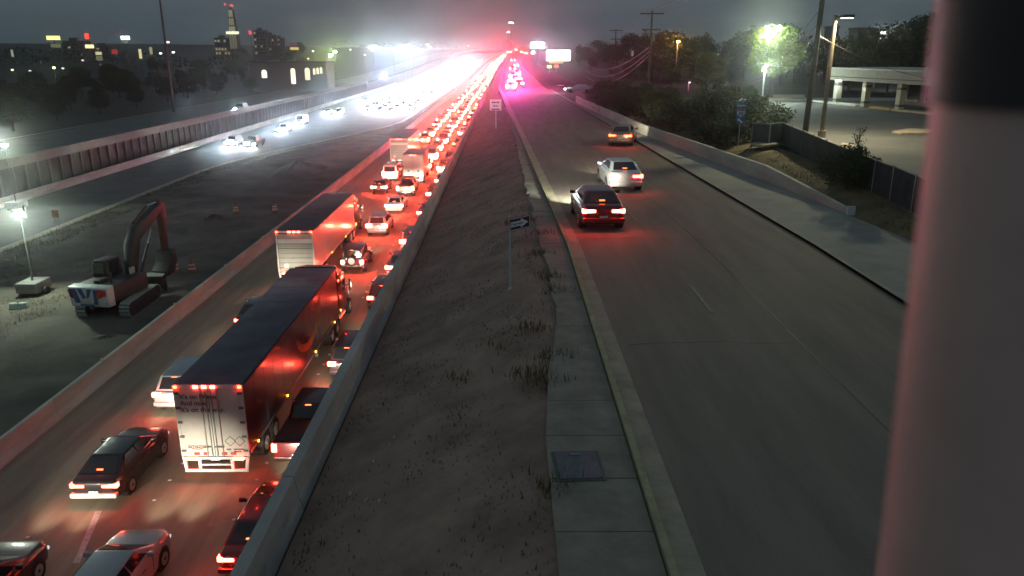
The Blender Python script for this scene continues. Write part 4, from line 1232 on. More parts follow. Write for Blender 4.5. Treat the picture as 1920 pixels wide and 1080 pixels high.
# parking lot lamp
b = on_z(1540, 258, 9.9)
pl = empty('parking_lot_lamp', (b.x, b.y, 9.9), 0, 'brown square pole with a lit box lamp on an arm above the parking lot', 'street lamp', 'lit lamps on poles')
MB().box(-.12, .12, -.12, .12, 0, 8.5).build('pole', steel_pole, pl, bev=.02)
MB().cyl((0, 0, 0), (0, 0, .5), .28, n=12).build('base', kerb_c, pl)
MB().box(.12, .45, -.05, .05, 8.3, 8.42).build('arm', steel_pole, pl)
hd = MB().box(.42, 1.25, -.28, .28, 8.3, 8.52).build('lamp_head', mat('lamp_head_bronze', (.08, .07, .05), .5), pl, bev=.03)
MB().box(.5, 1.17, -.22, .22, 8.28, 8.298).build('lens', glow('lot_lens', (1, .96, .75), 30, sample=False), hd)
o = downlight('lot_light', (.83, -.1, 8.18), 6500, (1, .9, .56), pl, 167, .3); o.data.spot_blend = .12

def post_lamp(px, py_lamp, Y, base, label, col, lens, power, head=.35, name='street_lamp', w_=.09):
    q = at_y(px, py_lamp, Y)
    t = empty(name, (q.x, Y, base), 0, label, 'street lamp', 'lit lamps on poles')
    h = q.z - base
    MB().cyl((0, .12, 0), (0, .12, h + .1), w_, w_ * .7, n=8).build('pole', galv if w_ < .12 else steel_pole, t)
    MB().box(-.06, .06, -.4, .15, h + .1, h + .18).build('arm', galv, t)
    hd = MB().box(-head, head, -.7, -.12, h - .02, h + .12).build('lamp_head', blackp, t, bev=.03)
    key = 'lens_%s' % label[:12]
    MB().ball((0, -.42, h - .05), head * .8, .25, .12).build('lens', glow(key, col, lens, sample=False), hd)
    if power: lamp('lamp_light', (0, -.5, h - .3), power, (col[0] * .9, col[1], col[2] * .8), .2, t)
    return t
post_lamp(1442, 57, 104.5, 9.9, 'tall lamp blazing white at the top of the bright green tree', (.95, 1, .9), 160, 7500, .4)
post_lamp(1435, 122, 96, 9.9, 'short lamp with a bluish white glare in front of the bright green tree', (.8, .92, 1), 300, 3800, .2)
post_lamp(1271, 77, 150, 9.9, 'orange sodium lamp glowing among the dark trees beyond the wires', (1, .5, .12), 260, 800, .35)
post_lamp(1653, 61, 135, 9.9, 'small white lamp above the roof of the drive through building', (.95, .97, 1), 240, 1200, .3)
post_lamp(1345, 101, 170, 9.9, 'faint distant white lamp low among the trees left of the bright tree', (.9, .95, 1), 18, 0, .25)
post_lamp(1292, 153, 130, 9.6, 'tiny white lamp low in the shrubs beyond the frontage road', (1, .95, .85), 22, 0, .18)

def utility_pole(px_b, py_b, zb, height, r, label, arms=1, lean=(0, 0)):
    b = on_z(px_b, py_b, zb)
    t = empty('utility_pole', (b.x, b.y, zb - .3), 0, label, 'utility pole', 'wooden utility poles')
    t.rotation_euler = (lean[1], lean[0], 0)
    MB().cyl((0, 0, 0), (0, 0, height), r, r * .62, n=12).build('pole', wood, t)
    for k in range(arms):
        z = height - .5 - k * 1.9
        c = MB().box(-1.6 + k * .5, 1.6 - k * .5, -.14, -.02, z, z + .18).build('crossarm', wood, t)
        for x in (-1.4 + k * .5, -.6, .6, 1.4 - k * .5): MB().cyl((x, -.08, z + .18), (x, -.08, z + .38), .05, n=6).build('insulator', galv, c)
        MB().bar((-.75, -.08, z), (0, -.08, z - .7), .05, .05).build('brace', wood, c)
        MB().bar((.75, -.08, z), (0, -.08, z - .7), .05, .05).build('brace', wood, c)
    return t
U1 = utility_pole(1507, 268, 9.75, 17, .21, 'thick dark wooden pole rising out of the picture behind the fence', 0, (R(1.2), 0))
U2 = utility_pole(1217, 172, 9.4, 1, .17, 'x', 0)
bpy.data.objects.remove(U2.children[0]); bpy.data.objects.remove(U2)
Y2 = 128
def pole_at(px, py_top, Y, zb, r, label, arms):
    q = at_y(px, py_top, Y)
    t = empty('utility_pole', (q.x, Y, zb), 0, label, 'utility pole', 'wooden utility poles')
    h = q.z - zb
    MB().cyl((0, 0, 0), (0, 0, h), r, r * .6, n=10).build('pole', wood, t)
    for k in range(arms):
        z = h - .5 - k * 2.2
        c = MB().box(-1.7 + k * .3, 1.7 - k * .3, -.14, -.02, z, z + .2).build('crossarm', wood, t)
        for x in (-1.5 + k * .3, -.7, .7, 1.5 - k * .3): MB().cyl((x, -.08, z + .2), (x, -.08, z + .42), .06, n=6).build('insulator', galv, c)
    MB().cyl((.35, 0, h - 4.2), (.35, 0, h - 3.0), .25, n=10).build('transformer', mat('transformer_grey', (.2, .2, .2), .5), t)
    return t
U2 = pole_at(1223, 20, 118, 9.3, .2, 'dark utility pole with two crossarms against the sky above the shrubs', 2)
U3 = pole_at(1155, 54, 215, 9.3, .2, 'smaller dark utility pole with crossarms farther down the frontage road', 2)

wirem = mat('cable_black', (.05, .045, .05), .5)
pale_wire = mat('cable_pale', (.3, .26, .27), .4, metal=.3)
def wire(p, q, sag, m, r=.022, label='', n=14):
    p, q = Vector(p), Vector(q)
    pts = []
    for k in range(n + 1):
        t = k / n
        v = p.lerp(q, t); v.z -= sag * 4 * t * (1 - t)
        pts.append(v - p)
    o = MB().tube(pts, r, 5).build('overhead_wire', m, smooth_=True)
    o.location = p
    tag(o, label, 'cable', 'overhead wires')
top2 = at_y(1223, 24, 118); top3 = at_y(1155, 58, 215)
for k, (py, sg_) in enumerate(((84, 1.0), (92, 1.2), (98, 1.4))):
    a = at_y(1222, py, 118)
    wire(a, at_y(1098, py + 36 + k * 4, 190), 2.2 + k * .3, pale_wire, .035, 'pale sagging cable left of the crossarm pole, %s of three' % ('top', 'middle', 'lowest')[k])
    wire(a, at_y(1330, py + 24, 135), 1.0, wirem, .03, 'dark slack cable right of the crossarm pole, %s of three' % ('top', 'middle', 'lowest')[k])
pole1 = Vector((U1.location.x, U1.location.y, 9.5))
for k in range(3):
    z1 = 21.5 - k * .0
    a = top2 + Vector((-1.4 + 1.4 * k, 0, .2))
    wire(a, pole1 + Vector((-.3 + .3 * k, 0, 16.2)), 1.2, wirem, .018, 'thin power line high across the sky, %s of three' % ('left', 'middle', 'right')[k])
    wire(top3 + Vector((-1.4 + 1.4 * k, 0, .2)), a, 1.6, wirem, .02, 'thin power line between the two crossarm poles, %s of three' % ('left', 'middle', 'right')[k])
for k in range(3):
    wire(pole1 + Vector((0, 0, 9.0 - k * .9)), at_y(1400 - 10 * k, 150 + 6 * k, 100), .8, wirem, .02, 'slack service cable left of the thick wooden pole, %s of three' % ('top', 'middle', 'lowest')[k])
wire(pole1 + Vector((0, 0, 9.6)), bp(-.5, -1.0, gz + 4.0), .7, wirem, .02, 'service cable from the thick wooden pole to the canopy corner')
wire(pole1 + Vector((0, 0, 7.6)), bp(AB + 10, -1.0, gz + 3.4), .9, wirem, .02, 'service cable crossing in front of the canopy fascia')

# high masts
def high_mast(px, py, Y, base, label, lens=0, power=0, px_b=None, r=.3, toph=None):
    q = at_y(px, py, Y)
    t = empty('high_mast', (q.x, Y, base), 0, label, 'light mast', 'tall light masts')
    h = toph or (q.z - base)
    MB().cyl((0, 0, 0), (0, 0, h), r, r * .45, n=10).build('mast', mat('dull_mast', (.12, .12, .12), .6), t)
    MB().cyl((0, 0, h), (0, 0, h + .25), 1.1, n=14).build('lamp_ring', blackp, t)
    if lens:
        for k in range(6):
            a = PI * k / 3
            MB().box(math.cos(a) * 1.2 - .3, math.cos(a) * 1.2 + .3, math.sin(a) * 1.2 - .3, math.sin(a) * 1.2 + .3, h - .25, h - .002).build('lamp', glow('mast_lens', (1, .95, .72), lens, sample=False), t)
    return t
high_mast(958, 42, 620, 18, 'far light mast with a lit head above the end of the road, taller of two', 60)
high_mast(953, 60, 820, 20, 'far light mast with a lit head above the end of the road, shorter of two', 60)
HM = high_mast(325, 200, 172, 3.3, 'dark tall mast rising out of the picture above the raised road', 0, r=.32, toph=37)
# ================================================================ VEGETATION
def crown_mesh(seed, rx, ry, rz, n, leaf, clumps=14, z0=0):
    rr = random.Random(seed)
    cl = []
    for k in range(clumps):
        t = rr.uniform(0, 2 * PI); u = rr.uniform(-.75, 1); q = math.sqrt(max(0, 1 - u * u)) * rr.uniform(.45, .9)
        cl.append((math.cos(t) * q * rx * .8, math.sin(t) * q * ry * .8, u * rz * .72, rr.uniform(.28, .5)))
    vs, fs = [], []
    for k in range(n):
        c = cl[k % clumps]
        d = Vector((rr.gauss(0, 1), rr.gauss(0, 1), rr.gauss(0, 1))).normalized() * (rr.random() ** .4)
        p = Vector((c[0] + d.x * rx * c[3], c[1] + d.y * ry * c[3], z0 + c[2] + d.z * rz * c[3]))
        a = Vector((rr.gauss(0, 1), rr.gauss(0, 1), rr.gauss(0, .7))).normalized()
        b = a.cross(Vector((rr.gauss(0, 1), rr.gauss(0, 1), rr.gauss(0, 1)))).normalized()
        s_ = leaf * rr.uniform(.6, 1.3)
        i = len(vs)
        vs += [p - a * s_ - b * s_ * .45, p + b * s_ * .25 - a * s_ * .1, p + a * s_, p - b * s_ * .5 + a * s_ * .1]
        fs.append((i, i + 1, i + 2, i + 3))
    me = bpy.data.meshes.new('crown')
    me.from_pydata([tuple(v) for v in vs], [], fs); me.update()
    return me
def trunk_mesh(seed, h, r, limbs=5, spread=2.0, hl=None):
    rr = random.Random(seed)
    m = MB()
    pts = [Vector((0, 0, -.3)), Vector((rr.uniform(-.15, .15), rr.uniform(-.15, .15), h * .5)), Vector((rr.uniform(-.3, .3), rr.uniform(-.3, .3), h))]
    m.cyl(pts[0], pts[1], r, r * .8, 9); m.cyl(pts[1], pts[2], r * .8, r * .6, 9)
    for k in range(limbs):
        t = 2 * PI * k / limbs + rr.uniform(-.4, .4)
        a = pts[1].lerp(pts[2], rr.uniform(.3, 1))
        b = a + Vector((math.cos(t) * spread * .5, math.sin(t) * spread * .5, rr.uniform(.6, 1.1) * spread * .6))
        c = b + Vector((math.cos(t) * spread * .6, math.sin(t) * spread * .6, rr.uniform(.3, .9) * spread * .6))
        m.cyl(a, b, r * .45, r * .3, 6); m.cyl(b, c, r * .3, r * .1, 6)
    return m.mesh('trunk', smooth_=True)
tree_protos = {}
def tree(kind, p, scale, rz, label, group, m=None, cat='tree', name=None):
    if kind not in tree_protos:
        if kind == 'oak': tree_protos[kind] = (crown_mesh(3, 4.2, 4.0, 2.9, 9000, .24, 30, 5.2), trunk_mesh(3, 3.2, .26, 6, 2.4))
        if kind == 'round': tree_protos[kind] = (crown_mesh(5, 4.4, 4.2, 3.3, 5000, .22, 20, 4.6), trunk_mesh(5, 2.6, .24, 5, 2.2))
        if kind == 'tall': tree_protos[kind] = (crown_mesh(8, 3.0, 3.0, 4.2, 5000, .22, 18, 5.6), trunk_mesh(8, 3.0, .22, 5, 1.8))
        if kind == 'wide': tree_protos[kind] = (crown_mesh(9, 5.4, 4.4, 2.6, 5000, .22, 22, 4.0), trunk_mesh(9, 2.2, .25, 5, 2.4))
        if kind == 'shrub': tree_protos[kind] = (crown_mesh(12, 1.6, 1.5, 1.1, 3200, .075, 16, 1.1), trunk_mesh(12, .6, .06, 5, .8))
    c, t = tree_protos[kind]
    e = empty(name or 'tree', p, rz, label, cat, group)
    e.scale = (scale, scale, scale * random.uniform(.92, 1.08))
    o = put('crown', c, leafm, e)
    o.material_slots[0].link = 'OBJECT'; o.material_slots[0].material = m or leaf_dark
    put('trunk' if kind != 'shrub' else 'stem', t, bark, e)
    return e
# the tree lit by the lamp behind it, its leaf colour brightened to look lit
b = on_z(1449, 184, 9.9)
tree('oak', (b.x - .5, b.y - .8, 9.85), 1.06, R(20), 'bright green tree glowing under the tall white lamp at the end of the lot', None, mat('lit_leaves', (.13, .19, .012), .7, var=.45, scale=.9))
rt = random.Random(4)
_used = {}
def name_tree(px, kind, marks, tail):
    """a label that says beside which landmark a tree stands"""
    m_, nm = min(((abs(px - x), n_) for x, n_ in marks))[1], None
    mx = [x for x, n_ in marks if n_ == m_][0]
    side = 'left of' if px < mx else 'right of'
    base = '%s dark tree %s %s' % ({'round': 'round', 'tall': 'tall', 'wide': 'broad', 'oak': 'bushy'}[kind], side, m_)
    _used[base] = _used.get(base, 0) + 1
    return base + ('' if _used[base] == 1 else ', %s one' % ORD[_used[base] - 1]) + tail
RM = [(1047, 'the white billboard'), (1155, 'the far crossarm pole'), (1222, 'the near crossarm pole'), (1271, 'the orange lamp'), (1345, 'the faint low lamp'), (1442, 'the lamp over the bright tree'), (1543, 'the box lamp'), (1653, 'the small white lamp')]
LM = [(0, 'the picture edge floodlight'), (100, 'the yellow panel sign'), (168, 'the cream lit sign'), (235, 'the white lit sign'), (325, 'the tall dark mast'), (437, 'the lit tower'), (540, 'the arched bays'), (620, 'the green glare')]
kinds = ['round', 'tall', 'wide', 'oak']
spots = [  # pixel of the crown top, distance
    (1060, 98, 420), (1088, 84, 330), (1120, 76, 300), (1150, 80, 260), (1185, 66, 215), (1212, 64, 200), (1240, 66, 185), (1262, 50, 165),
    (1300, 62, 175), (1330, 66, 190), (1370, 64, 180), (1400, 62, 170), (1475, 42, 150), (1500, 52, 160), (1555, 62, 165), (1600, 66, 150),
    (1630, 58, 160), (1680, 46, 125), (1712, 30, 118), (1740, 36, 112), (1180, 120, 150), (1150, 128, 165), (1260, 118, 140), (1320, 108, 138), (1370, 112, 140),
    (1560, 98, 128), (1600, 96, 130), (1640, 92, 126), (1770, 50, 110), (1110, 118, 230), (1225, 96, 175)]
for i, (px, py, Y) in enumerate(spots):
    q = at_y(px, py, Y)
    k = kinds[i % 4]
    gzz = ground(q.x, Y).z - .1
    hgt = {'round': 8.2, 'tall': 10.2, 'wide': 6.9, 'oak': 8.3}[k]
    s_ = max(.5, (q.z - gzz) / hgt)
    tree(k, (q.x, Y, gzz), s_, rt.uniform(0, 6), name_tree(px, k, RM, ''), 'trees behind the frontage road')
# small yellowish tree under the orange lamp
q = at_y(1330, 105, 120)
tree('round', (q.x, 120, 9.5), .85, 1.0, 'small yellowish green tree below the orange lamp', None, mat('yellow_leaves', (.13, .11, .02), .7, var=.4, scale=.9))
# left bank
for i in range(58):
    X = -81 - (i % 4) * 11 - rt.uniform(0, 7); Y = 62 + i * 4.4 + rt.uniform(-3, 3)
    px_top = (118 if Y > 190 else 132) + (3 - i % 4) * 9
    zt = CAMZ - (px_top + rt.uniform(-6, 14) - 95) * (Y + 2) / F
    gzz = ground(X, Y).z - .1
    k = kinds[i % 4]; hgt = {'round': 8.2, 'tall': 10.2, 'wide': 6.9, 'oak': 8.3}[k]
    tree(k, (X, Y, gzz), max(.6, (zt - gzz) / hgt), rt.uniform(0, 6), name_tree(950 + X * F / (Y * .956 + 4), k, LM, ''), 'trees beyond the raised road')
for i in range(16):
    Y = 300 + i * 22; X = -92 - rt.uniform(0, 50) - Y * .05
    k = kinds[i % 4]; gzz = ground(X, Y).z - .1
    tree(k, W(X, Y, base_z(X) - .1), rt.uniform(.8, 1.15), rt.uniform(0, 6), name_tree(950 + X * F / (Y * .956 + 4), k, [(x, n_ + ' far off') for x, n_ in LM], ''), 'far trees left of the road')
# shrubs between the low parapet and the frontage trees
sg2 = 'dark shrubs behind the low parapet'
for i in range(34):
    Y = 57 + i * 1.75 + rt.uniform(-.8, .8)
    X = par_x(Y) + 1.6 + rt.uniform(0, 4.5)
    tree('shrub', (X, Y, 9.0), rt.uniform(.9, 1.7), rt.uniform(0, 6), 'dark tangled shrub behind the low parapet, %s from its near end' % ORD[i], sg2, leaf_dark, 'shrub', 'shrub')
for px, py, zb, s_, lab in ((1585, 352, 9.65, .95, 'dense green bush growing against the dark fence'), (1560, 338, 9.65, .75, 'smaller bush at the left foot of the dense green one on the fence'),
                            (1618, 352, 9.65, .75, 'rounded bush right of the dense green one on the fence'),
                            (1345, 262, 9.3, 1.9, 'broad shrub left of the blue route sign'), (1325, 250, 9.3, 1.7, 'dark shrub farther left of the blue route sign'),
                            (1418, 262, 9.7, 1.7, 'green shrub right of the blue route sign behind the fence corner'), (1402, 250, 9.7, 1.5, 'green shrub just behind the blue route sign'),
                            (1405, 186, 9.9, .9, 'low dark hedge clump under the bright green tree')):
    p = on_z(px, py, zb)
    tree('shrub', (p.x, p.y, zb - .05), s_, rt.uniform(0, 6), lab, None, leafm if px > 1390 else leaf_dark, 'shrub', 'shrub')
# thin sapling above the bush
p = on_z(1606, 300, 9.75)
sp_ = empty('sapling', (p.x, p.y, 9.7), 0, 'thin wispy sapling sticking up above the bush on the fence', 'plant')
m = MB(); rr = random.Random(2); tw = []
for k in range(9):
    t = 2 * PI * k / 9; a = Vector((0, 0, .4 + .12 * k)); bq = a + Vector((math.cos(t) * .35, math.sin(t) * .35, .7)); m.cyl(a, bq, .018, .008, 5)
    tw.append((a, bq))
m.cyl((0, 0, -.2), (.05, .05, 2.0), .03, .012, 6)
m.build('stem', bark, sp_)
vs, fs = [], []
for a, bq in tw:
    for j in range(22):
        p = a.lerp(bq, rr.uniform(.2, 1.1)) + Vector((rr.gauss(0, .09), rr.gauss(0, .09), rr.gauss(0, .09)))
        u = Vector((rr.gauss(0, 1), rr.gauss(0, 1), rr.gauss(0, 1))).normalized() * .06; v = u.cross(Vector((rr.gauss(0, 1), 1, rr.gauss(0, 1)))).normalized() * .025
        i = len(vs); vs += [p - u, p + v, p + u, p - v]; fs.append((i, i + 1, i + 2, i + 3))
MB().add(vs, fs).build('leaves', leafm, sp_)

# grass and weeds
def blades(name, pts, h, mt, seed, wd=.018, label=None):
    rr = random.Random(seed); vs, fs = [], []
    for (x, y, z) in pts:
        t = rr.uniform(0, 2 * PI); hh = h * rr.uniform(.5, 1.4); ln = rr.uniform(.1, .6) * hh
        ux, uy = math.cos(t) * wd, math.sin(t) * wd
        lx, ly = math.cos(t + 1.3) * ln, math.sin(t + 1.3) * ln
        i = len(vs)
        vs += [(x - ux, y - uy, z), (x + ux, y + uy, z), (x + lx, y + ly, z + hh)]
        fs.append((i, i + 1, i + 2))
    me = bpy.data.meshes.new(name); me.from_pydata(vs, [], fs); me.update()
    o = put(name, me, mt); o['kind'] = 'stuff'
    return o
rg = random.Random(21)
pts = []
for k in range(16000):
    Y = 5 + 85 * rg.random() ** 1.5; X = rg.uniform(-4.0, walk_l(Y) + .1 + fshift(Y) * .5)
    if math.sin(X * 2.1 + Y * .7) + math.sin(Y * 1.3 - X) + rg.uniform(-1.4, 1.4) > .3: pts.append((X, Y, base_z(X) + .02))
blades('median_grass', pts, .1, mat('dull_median_grass', (.10, .082, .045), .9, var=.5, scale=1.5), 1)
pts = []
for cx_, cy_, n_ in ((1.2, 17.2, 60), (.7, 19.2, 70), (-.1, 18.6, 50), (.5, 16.2, 80), (1.5, 22.5, 60), (1.4, 24, 60), (1.2, 27, 70), (1.4, 30, 60), (.2, 33, 60), (1.0, 33, 60), (.9, 15.6, 50), (-1, 17.5, 40), (.7, 11.4, 60)):
    for k in range(n_): pts.append((cx_ + rg.gauss(0, .28), cy_ + rg.gauss(0, .2), 8.97 if cx_ > .4 else base_z(cx_) + .03))
blades('weeds', pts, .22, strawm, 2, .02)
pts = []
for k in range(9000):
    Y = 14 + 60 * rg.random(); a = par_x(Y) + .35; X = rg.uniform(a, max(a + .5, 18.0)); pts.append((X, Y, base_z(X) + .03))
blades('bank_grass', pts, .16, strawm, 3, .025)
pts = []
for k in range(16000):
    Y = 30 + 120 * rg.random() ** 1.3; X = sb_right(Y) + 1.2 + rg.uniform(.0, 3.2); pts.append((X, Y, -.0 + .08))
blades('verge_grass', pts, .3, grassm, 4, .015)
pts = []
for k in range(12000):
    Y = 34 + 26 * rg.random(); X = rg.uniform(-39, -29); pts.append((X, Y, .05))
blades('verge_grass', pts, .2, grassm, 5, .015)

# litter on the median
scr = mat('paper_white', (.45, .45, .44), .7)
for px, py in ((738, 822), (730, 837), (686, 940), (711, 942), (656, 928), (958, 330), (700, 868)):
    b = on_z(px, py, 8.2)
    for _ in range(6): b = on_z(px, py, base_z(b.x) + .06)
    s_ = .03 + .02 * rg.random()
    o = MB().hexa([(-s_, -s_, 0), (s_, -s_ * .6, .01), (s_ * .8, s_, 0), (-s_, s_ * .7, .015), (-s_ * .6, -s_ * .8, .05), (s_ * .9, -s_ * .5, .07), (s_ * .5, s_ * .7, .04), (-s_ * .8, s_ * .4, .06)]).build('paper_scrap', scr)
    o.location = b; o.rotation_euler = (0, 0, rg.uniform(0, 3))
    tag(o, 'small white scrap of litter lying on the dark median', 'litter', 'litter on the median')

# ================================================================ FAR LIGHTS, SIGNS AND BUILDINGS
def pole_sign(px, py, w_px, h_px, Y, col, strength, label, pole=True, lower=None, base=None):
    q = at_y(px, py, Y); s_ = Y * 1.02 / F
    bz = base if base is not None else ground(max(-1400, q.x), Y).z
    t = empty('pole_sign', (q.x, Y, bz), 0, label, 'sign', 'lit signs on poles')
    h = q.z - bz; ww, hh = w_px * s_ / 2, h_px * s_ / 2
    if pole: MB().cyl((0, .3, 0), (0, .3, h), .22, n=8).build('pole', mat('dull_mast', (.12, .12, .12), .6), t)
    bx = MB().box(-ww - .08, ww + .08, .0, .5, h - hh - .08, h + hh + .08).build('cabinet', blackp, t)
    MB().box(-ww, ww, -.06, -.002, h - hh, h + hh).build('lit_face', glow('sign_%.2f_%.2f_%.2f_%g' % (*col, strength), col, strength, sample=False), bx)
    if lower:
        for (dx, dy, lw, lh, c2, s2) in lower:
            bx2 = MB().box((dx - lw / 2) * s_, (dx + lw / 2) * s_, .0, .4, h - (dy + lh / 2) * s_, h - (dy - lh / 2) * s_).build('cabinet', blackp, t)
            MB().box((dx - lw / 2) * s_ + .1, (dx + lw / 2) * s_ - .1, -.05, -.002, h - (dy + lh / 2) * s_ + .1, h - (dy - lh / 2) * s_ - .1).build('lit_face', glow('sign_%.2f_%.2f_%.2f_%g' % (*c2, s2), c2, s2, sample=False), bx2)
    return t
Yl = (1, .9, .35)
pole_sign(100, 71, 24, 7, 330, (.9, .9, .3), 1.6, 'yellow lit panel sign on a tall pole at the far left skyline', lower=[(2, 13, 18, 7, (.5, .5, .25), .25)])
pole_sign(163, 68, 7, 9, 360, (1, .05, .03), 3, 'small red lit sign high above the left trees')
pole_sign(168, 87, 15, 6, 350, (1, .85, .4), 1.7, 'small cream lit sign below the red one')
pole_sign(235, 71, 15, 6, 360, (.85, 1, .95), 6, 'glaring white lit sign on a pole with a dim red one at its shoulder', lower=[(-14, -10, 6, 4, (.5, .08, .08), .4), (0, 7, 9, 5, (.4, .5, .4), .3)])
pole_sign(215, 97, 10, 8, 340, (.6, .06, .05), .5, 'dull red square sign left of the tall dark mast')
pole_sign(185, 100, 11, 5, 330, (.9, .85, .5), .7, 'pale lit sign above a lit panel at the left tree tops', lower=[(0, 8, 12, 9, (.45, .42, .22), .3), (2, 20, 9, 5, (.2, .3, .25), .3)])
pole_sign(23, 100, 4, 12, 330, (.6, .6, .45), .5, 'slim pale lit pylon at the far left skyline')
pole_sign(263, 101, 5, 16, 320, (.9, .8, .4), .8, 'slim upright yellow lit sign left of the tall mast')
pole_sign(283, 95, 5, 12, 330, (.7, .7, .4), .4, 'slim dim lit sign just left of the tall mast')
for k, (px, py, Y, col, st, lab) in enumerate((
    (101, 127, 300, (.9, 1, .5), 14, 'yellow green lamp at the foot of the yellow panel sign'),
    (118, 128, 300, (.8, .9, .6), 1.5, 'dim pale lamp right of the yellow green one'),
    (23, 131, 300, (.9, 1, .5), 2.5, 'small yellow lamp under the slim pylon'),
    (56, 133, 300, (.9, .95, .95), 1.5, 'tiny white lamp left of the yellow panel sign'),
    (155, 113, 310, (.9, .85, .75), 1.2, 'tiny cream lamp among the left tree tops'),
    (315, 79, 320, (1, .75, .5), 6, 'orange white lamp right of the tall mast top'),
    (301, 100, 310, (.85, 1, .95), 5, 'small white lamp left of the tall mast'),
    (325, 98, 310, (.9, 1, .85), 5, 'small white lamp right of the tall mast'),
    (587, 96, 420, (.95, 1, .8), 7, 'small white lamp left of the green glare'),
    (578, 110, 400, (1, .7, .2), 5, 'small amber lamp below the white one'),
    (620, 104, 380, (.75, 1, .35), 420, 'glaring yellow green lamp, lower of the close pair'),
    (628, 97, 390, (.75, 1, .4), 160, 'glaring yellow green lamp, upper of the close pair'),
    (657, 93, 420, (1, .95, .8), 7, 'small warm lamp right of the green glare'),
    (699, 92, 400, (.85, 1, .92), 900, 'large white glaring lamp left of the blue white row'),
    (737, 95, 420, (.8, .95, 1), 40, 'small bluish lamp beside the blue white row'),
    (758, 93, 420, (.75, .95, 1), 500, 'blue white glaring lamp, left of the row'),
    (766, 91, 424, (.75, .95, 1), 500, 'blue white glaring lamp, middle of the row'),
    (774, 94, 428, (.75, .95, 1), 500, 'blue white glaring lamp, right of the row'),
    (802, 84, 430, (1, 1, .9), 60, 'small white lamp above the headlamp mass'),
    (806, 89, 430, (1, .95, .8), 30, 'small cream lamp above the headlamp mass'),
    (684, 103, 400, (.95, 1, .8), 6, 'tiny white lamp under the large white glare'),
    (878, 86, 520, (1, 1, .8), 8, 'tiny white lamp over the brightest headlamps'),
    (952, 98, 520, (1, .6, .1), 30, 'amber lamp at the top end of the red queue'))):
    q = at_y(px, py, Y); bz = ground(q.x, Y).z
    t = empty('street_lamp', (q.x, Y, bz), 0, lab, 'street lamp', 'far lamps along the skyline')
    h = q.z - bz
    MB().cyl((0, .2, 0), (0, .2, max(.5, h)), .12, .07, n=6).build('pole', mat('dull_mast', (.12, .12, .12), .6), t)
    rr_ = .35 if st < 100 else .5
    hd = MB().box(-rr_ - .1, rr_ + .1, -.35, .3, h + rr_ * .75, h + rr_ * .75 + .12).build('lamp_head', blackp, t)
    MB().ball((0, 0, h), rr_ * 1.6, rr_, rr_ * .9).build('lens', glow('lens_%d' % k, col, st, sample=False), hd)
    if st > 100: lamp('far_lamp_light', (0, -.8, h - .2), 7 * st, col, .4, t)

# arched building on the raised road
ab = empty('arcade_building', (0, 0, 0), 0, 'long low building with lit arched bays beyond the raised road', 'building')
q0 = at_y(478, 166, 262); zb = q0.z
def arc_box(name, x0, x1, z0, z1, mt, par_=ab, y0=262, y1=274):
    return MB().box(x0, x1, y0, y1, z0, z1).build(name, mt, par_)
s_ = 262 * 1.02 / F
X_ = lambda px: at_y(px, 140, 262).x
zc = at_y(500, 118, 262).z
arc_box('wall', X_(468), X_(612), zb - 1, zc, mat('arcade_wall', (.14, .135, .13), .85, var=.2), y0=262.4)
arc_box('roof', X_(466), X_(614), zc + .01, zc + .5, mat('arcade_roof', (.07, .07, .075), .8), y0=261.8, y1=275)
for k, (px, ww, top, bot, st) in enumerate(((495, 9, 131, 146, 2.2), (549, 8, 128, 157, 1.6), (576, 9, 127, 150, 1.1), (589, 4, 128, 140, 1.2), (595.5, 4, 127, 139, 1.2), (602, 4, 126, 138, 1.2))):
    x = X_(px); r = ww * s_ / 2; zt_, zl = at_y(px, top, 262).z, at_y(px, bot, 262).z
    poly = [(x - r, zl), (x + r, zl)] + [(x + r * math.cos(PI * j / 8), zt_ - r + r * math.sin(PI * j / 8)) for j in range(9)]
    o = MB().prism(poly, 1, 262.32, 262.395).build('arched_bay', glow('bay_%d' % k, (1, .93, .6), st, sample=False), ab)
# towers and blocks of lit windows on the skyline
def block(px0, px1, py_top, Y, label, wins, lit=.35, col=(1, .8, .5), strength=.35, mt=None, seed=0, roofbox=True):
    x0, x1 = at_y(px0, 100, Y).x, at_y(px1, 100, Y).x
    zt_ = at_y(px0, py_top, Y).z; bz = ground(max(-1400, x0), Y).z - 1
    t = empty('tower_block', ((x0 + x1) / 2, Y, bz), 0, label, 'building', 'blocks on the skyline')
    hw = (x1 - x0) / 2; h = zt_ - bz
    MB().box(-hw, hw, 0, max(6, hw * 1.5), 0, h).build('wall', mt or mat('far_wall', (.10, .10, .105), .85, var=.2), t)
    MB().box(-hw - .2, hw + .2, -.2, max(6, hw * 1.5) + .2, h + .01, h + .5).build('roof', mat('arcade_roof', (.07, .07, .075), .8), t)
    if roofbox: MB().box(-hw * .4, hw * .3, 1, 4, h + .51, h + 2.2).build('plant_room', mat('far_wall', (.10, .10, .105), .85), t)
    rr = random.Random(seed)
    nx, nz = wins
    for i in range(nx):
        for j in range(nz):
            cx = -hw + (i + .5) * 2 * hw / nx; cz = h - (j + .6) * (h - 2) / nz
            a, b = hw / nx * .55, (h - 2) / nz * .26
            on = rr.random() < lit
            m_ = glow('win_%g_%d' % (strength, rr.randint(0, 2)), tuple(c * rr.uniform(.8, 1) for c in col), strength * rr.uniform(.5, 1.6), sample=False) if on else glass
            MB().box(cx - a, cx + a, -.05, -.002, cz - b, cz + b).build('window', m_, t)
    return t
block(478, 500, 58, 600, 'dark block with scattered lit windows right of the lit tower, left of three', (4, 7), .3, seed=1)
block(500, 516, 66, 620, 'dark block with scattered lit windows right of the lit tower, middle of three', (3, 6), .3, seed=2)
block(516, 532, 72, 640, 'dark block with scattered lit windows right of the lit tower, right of three', (3, 6), .3, seed=3)
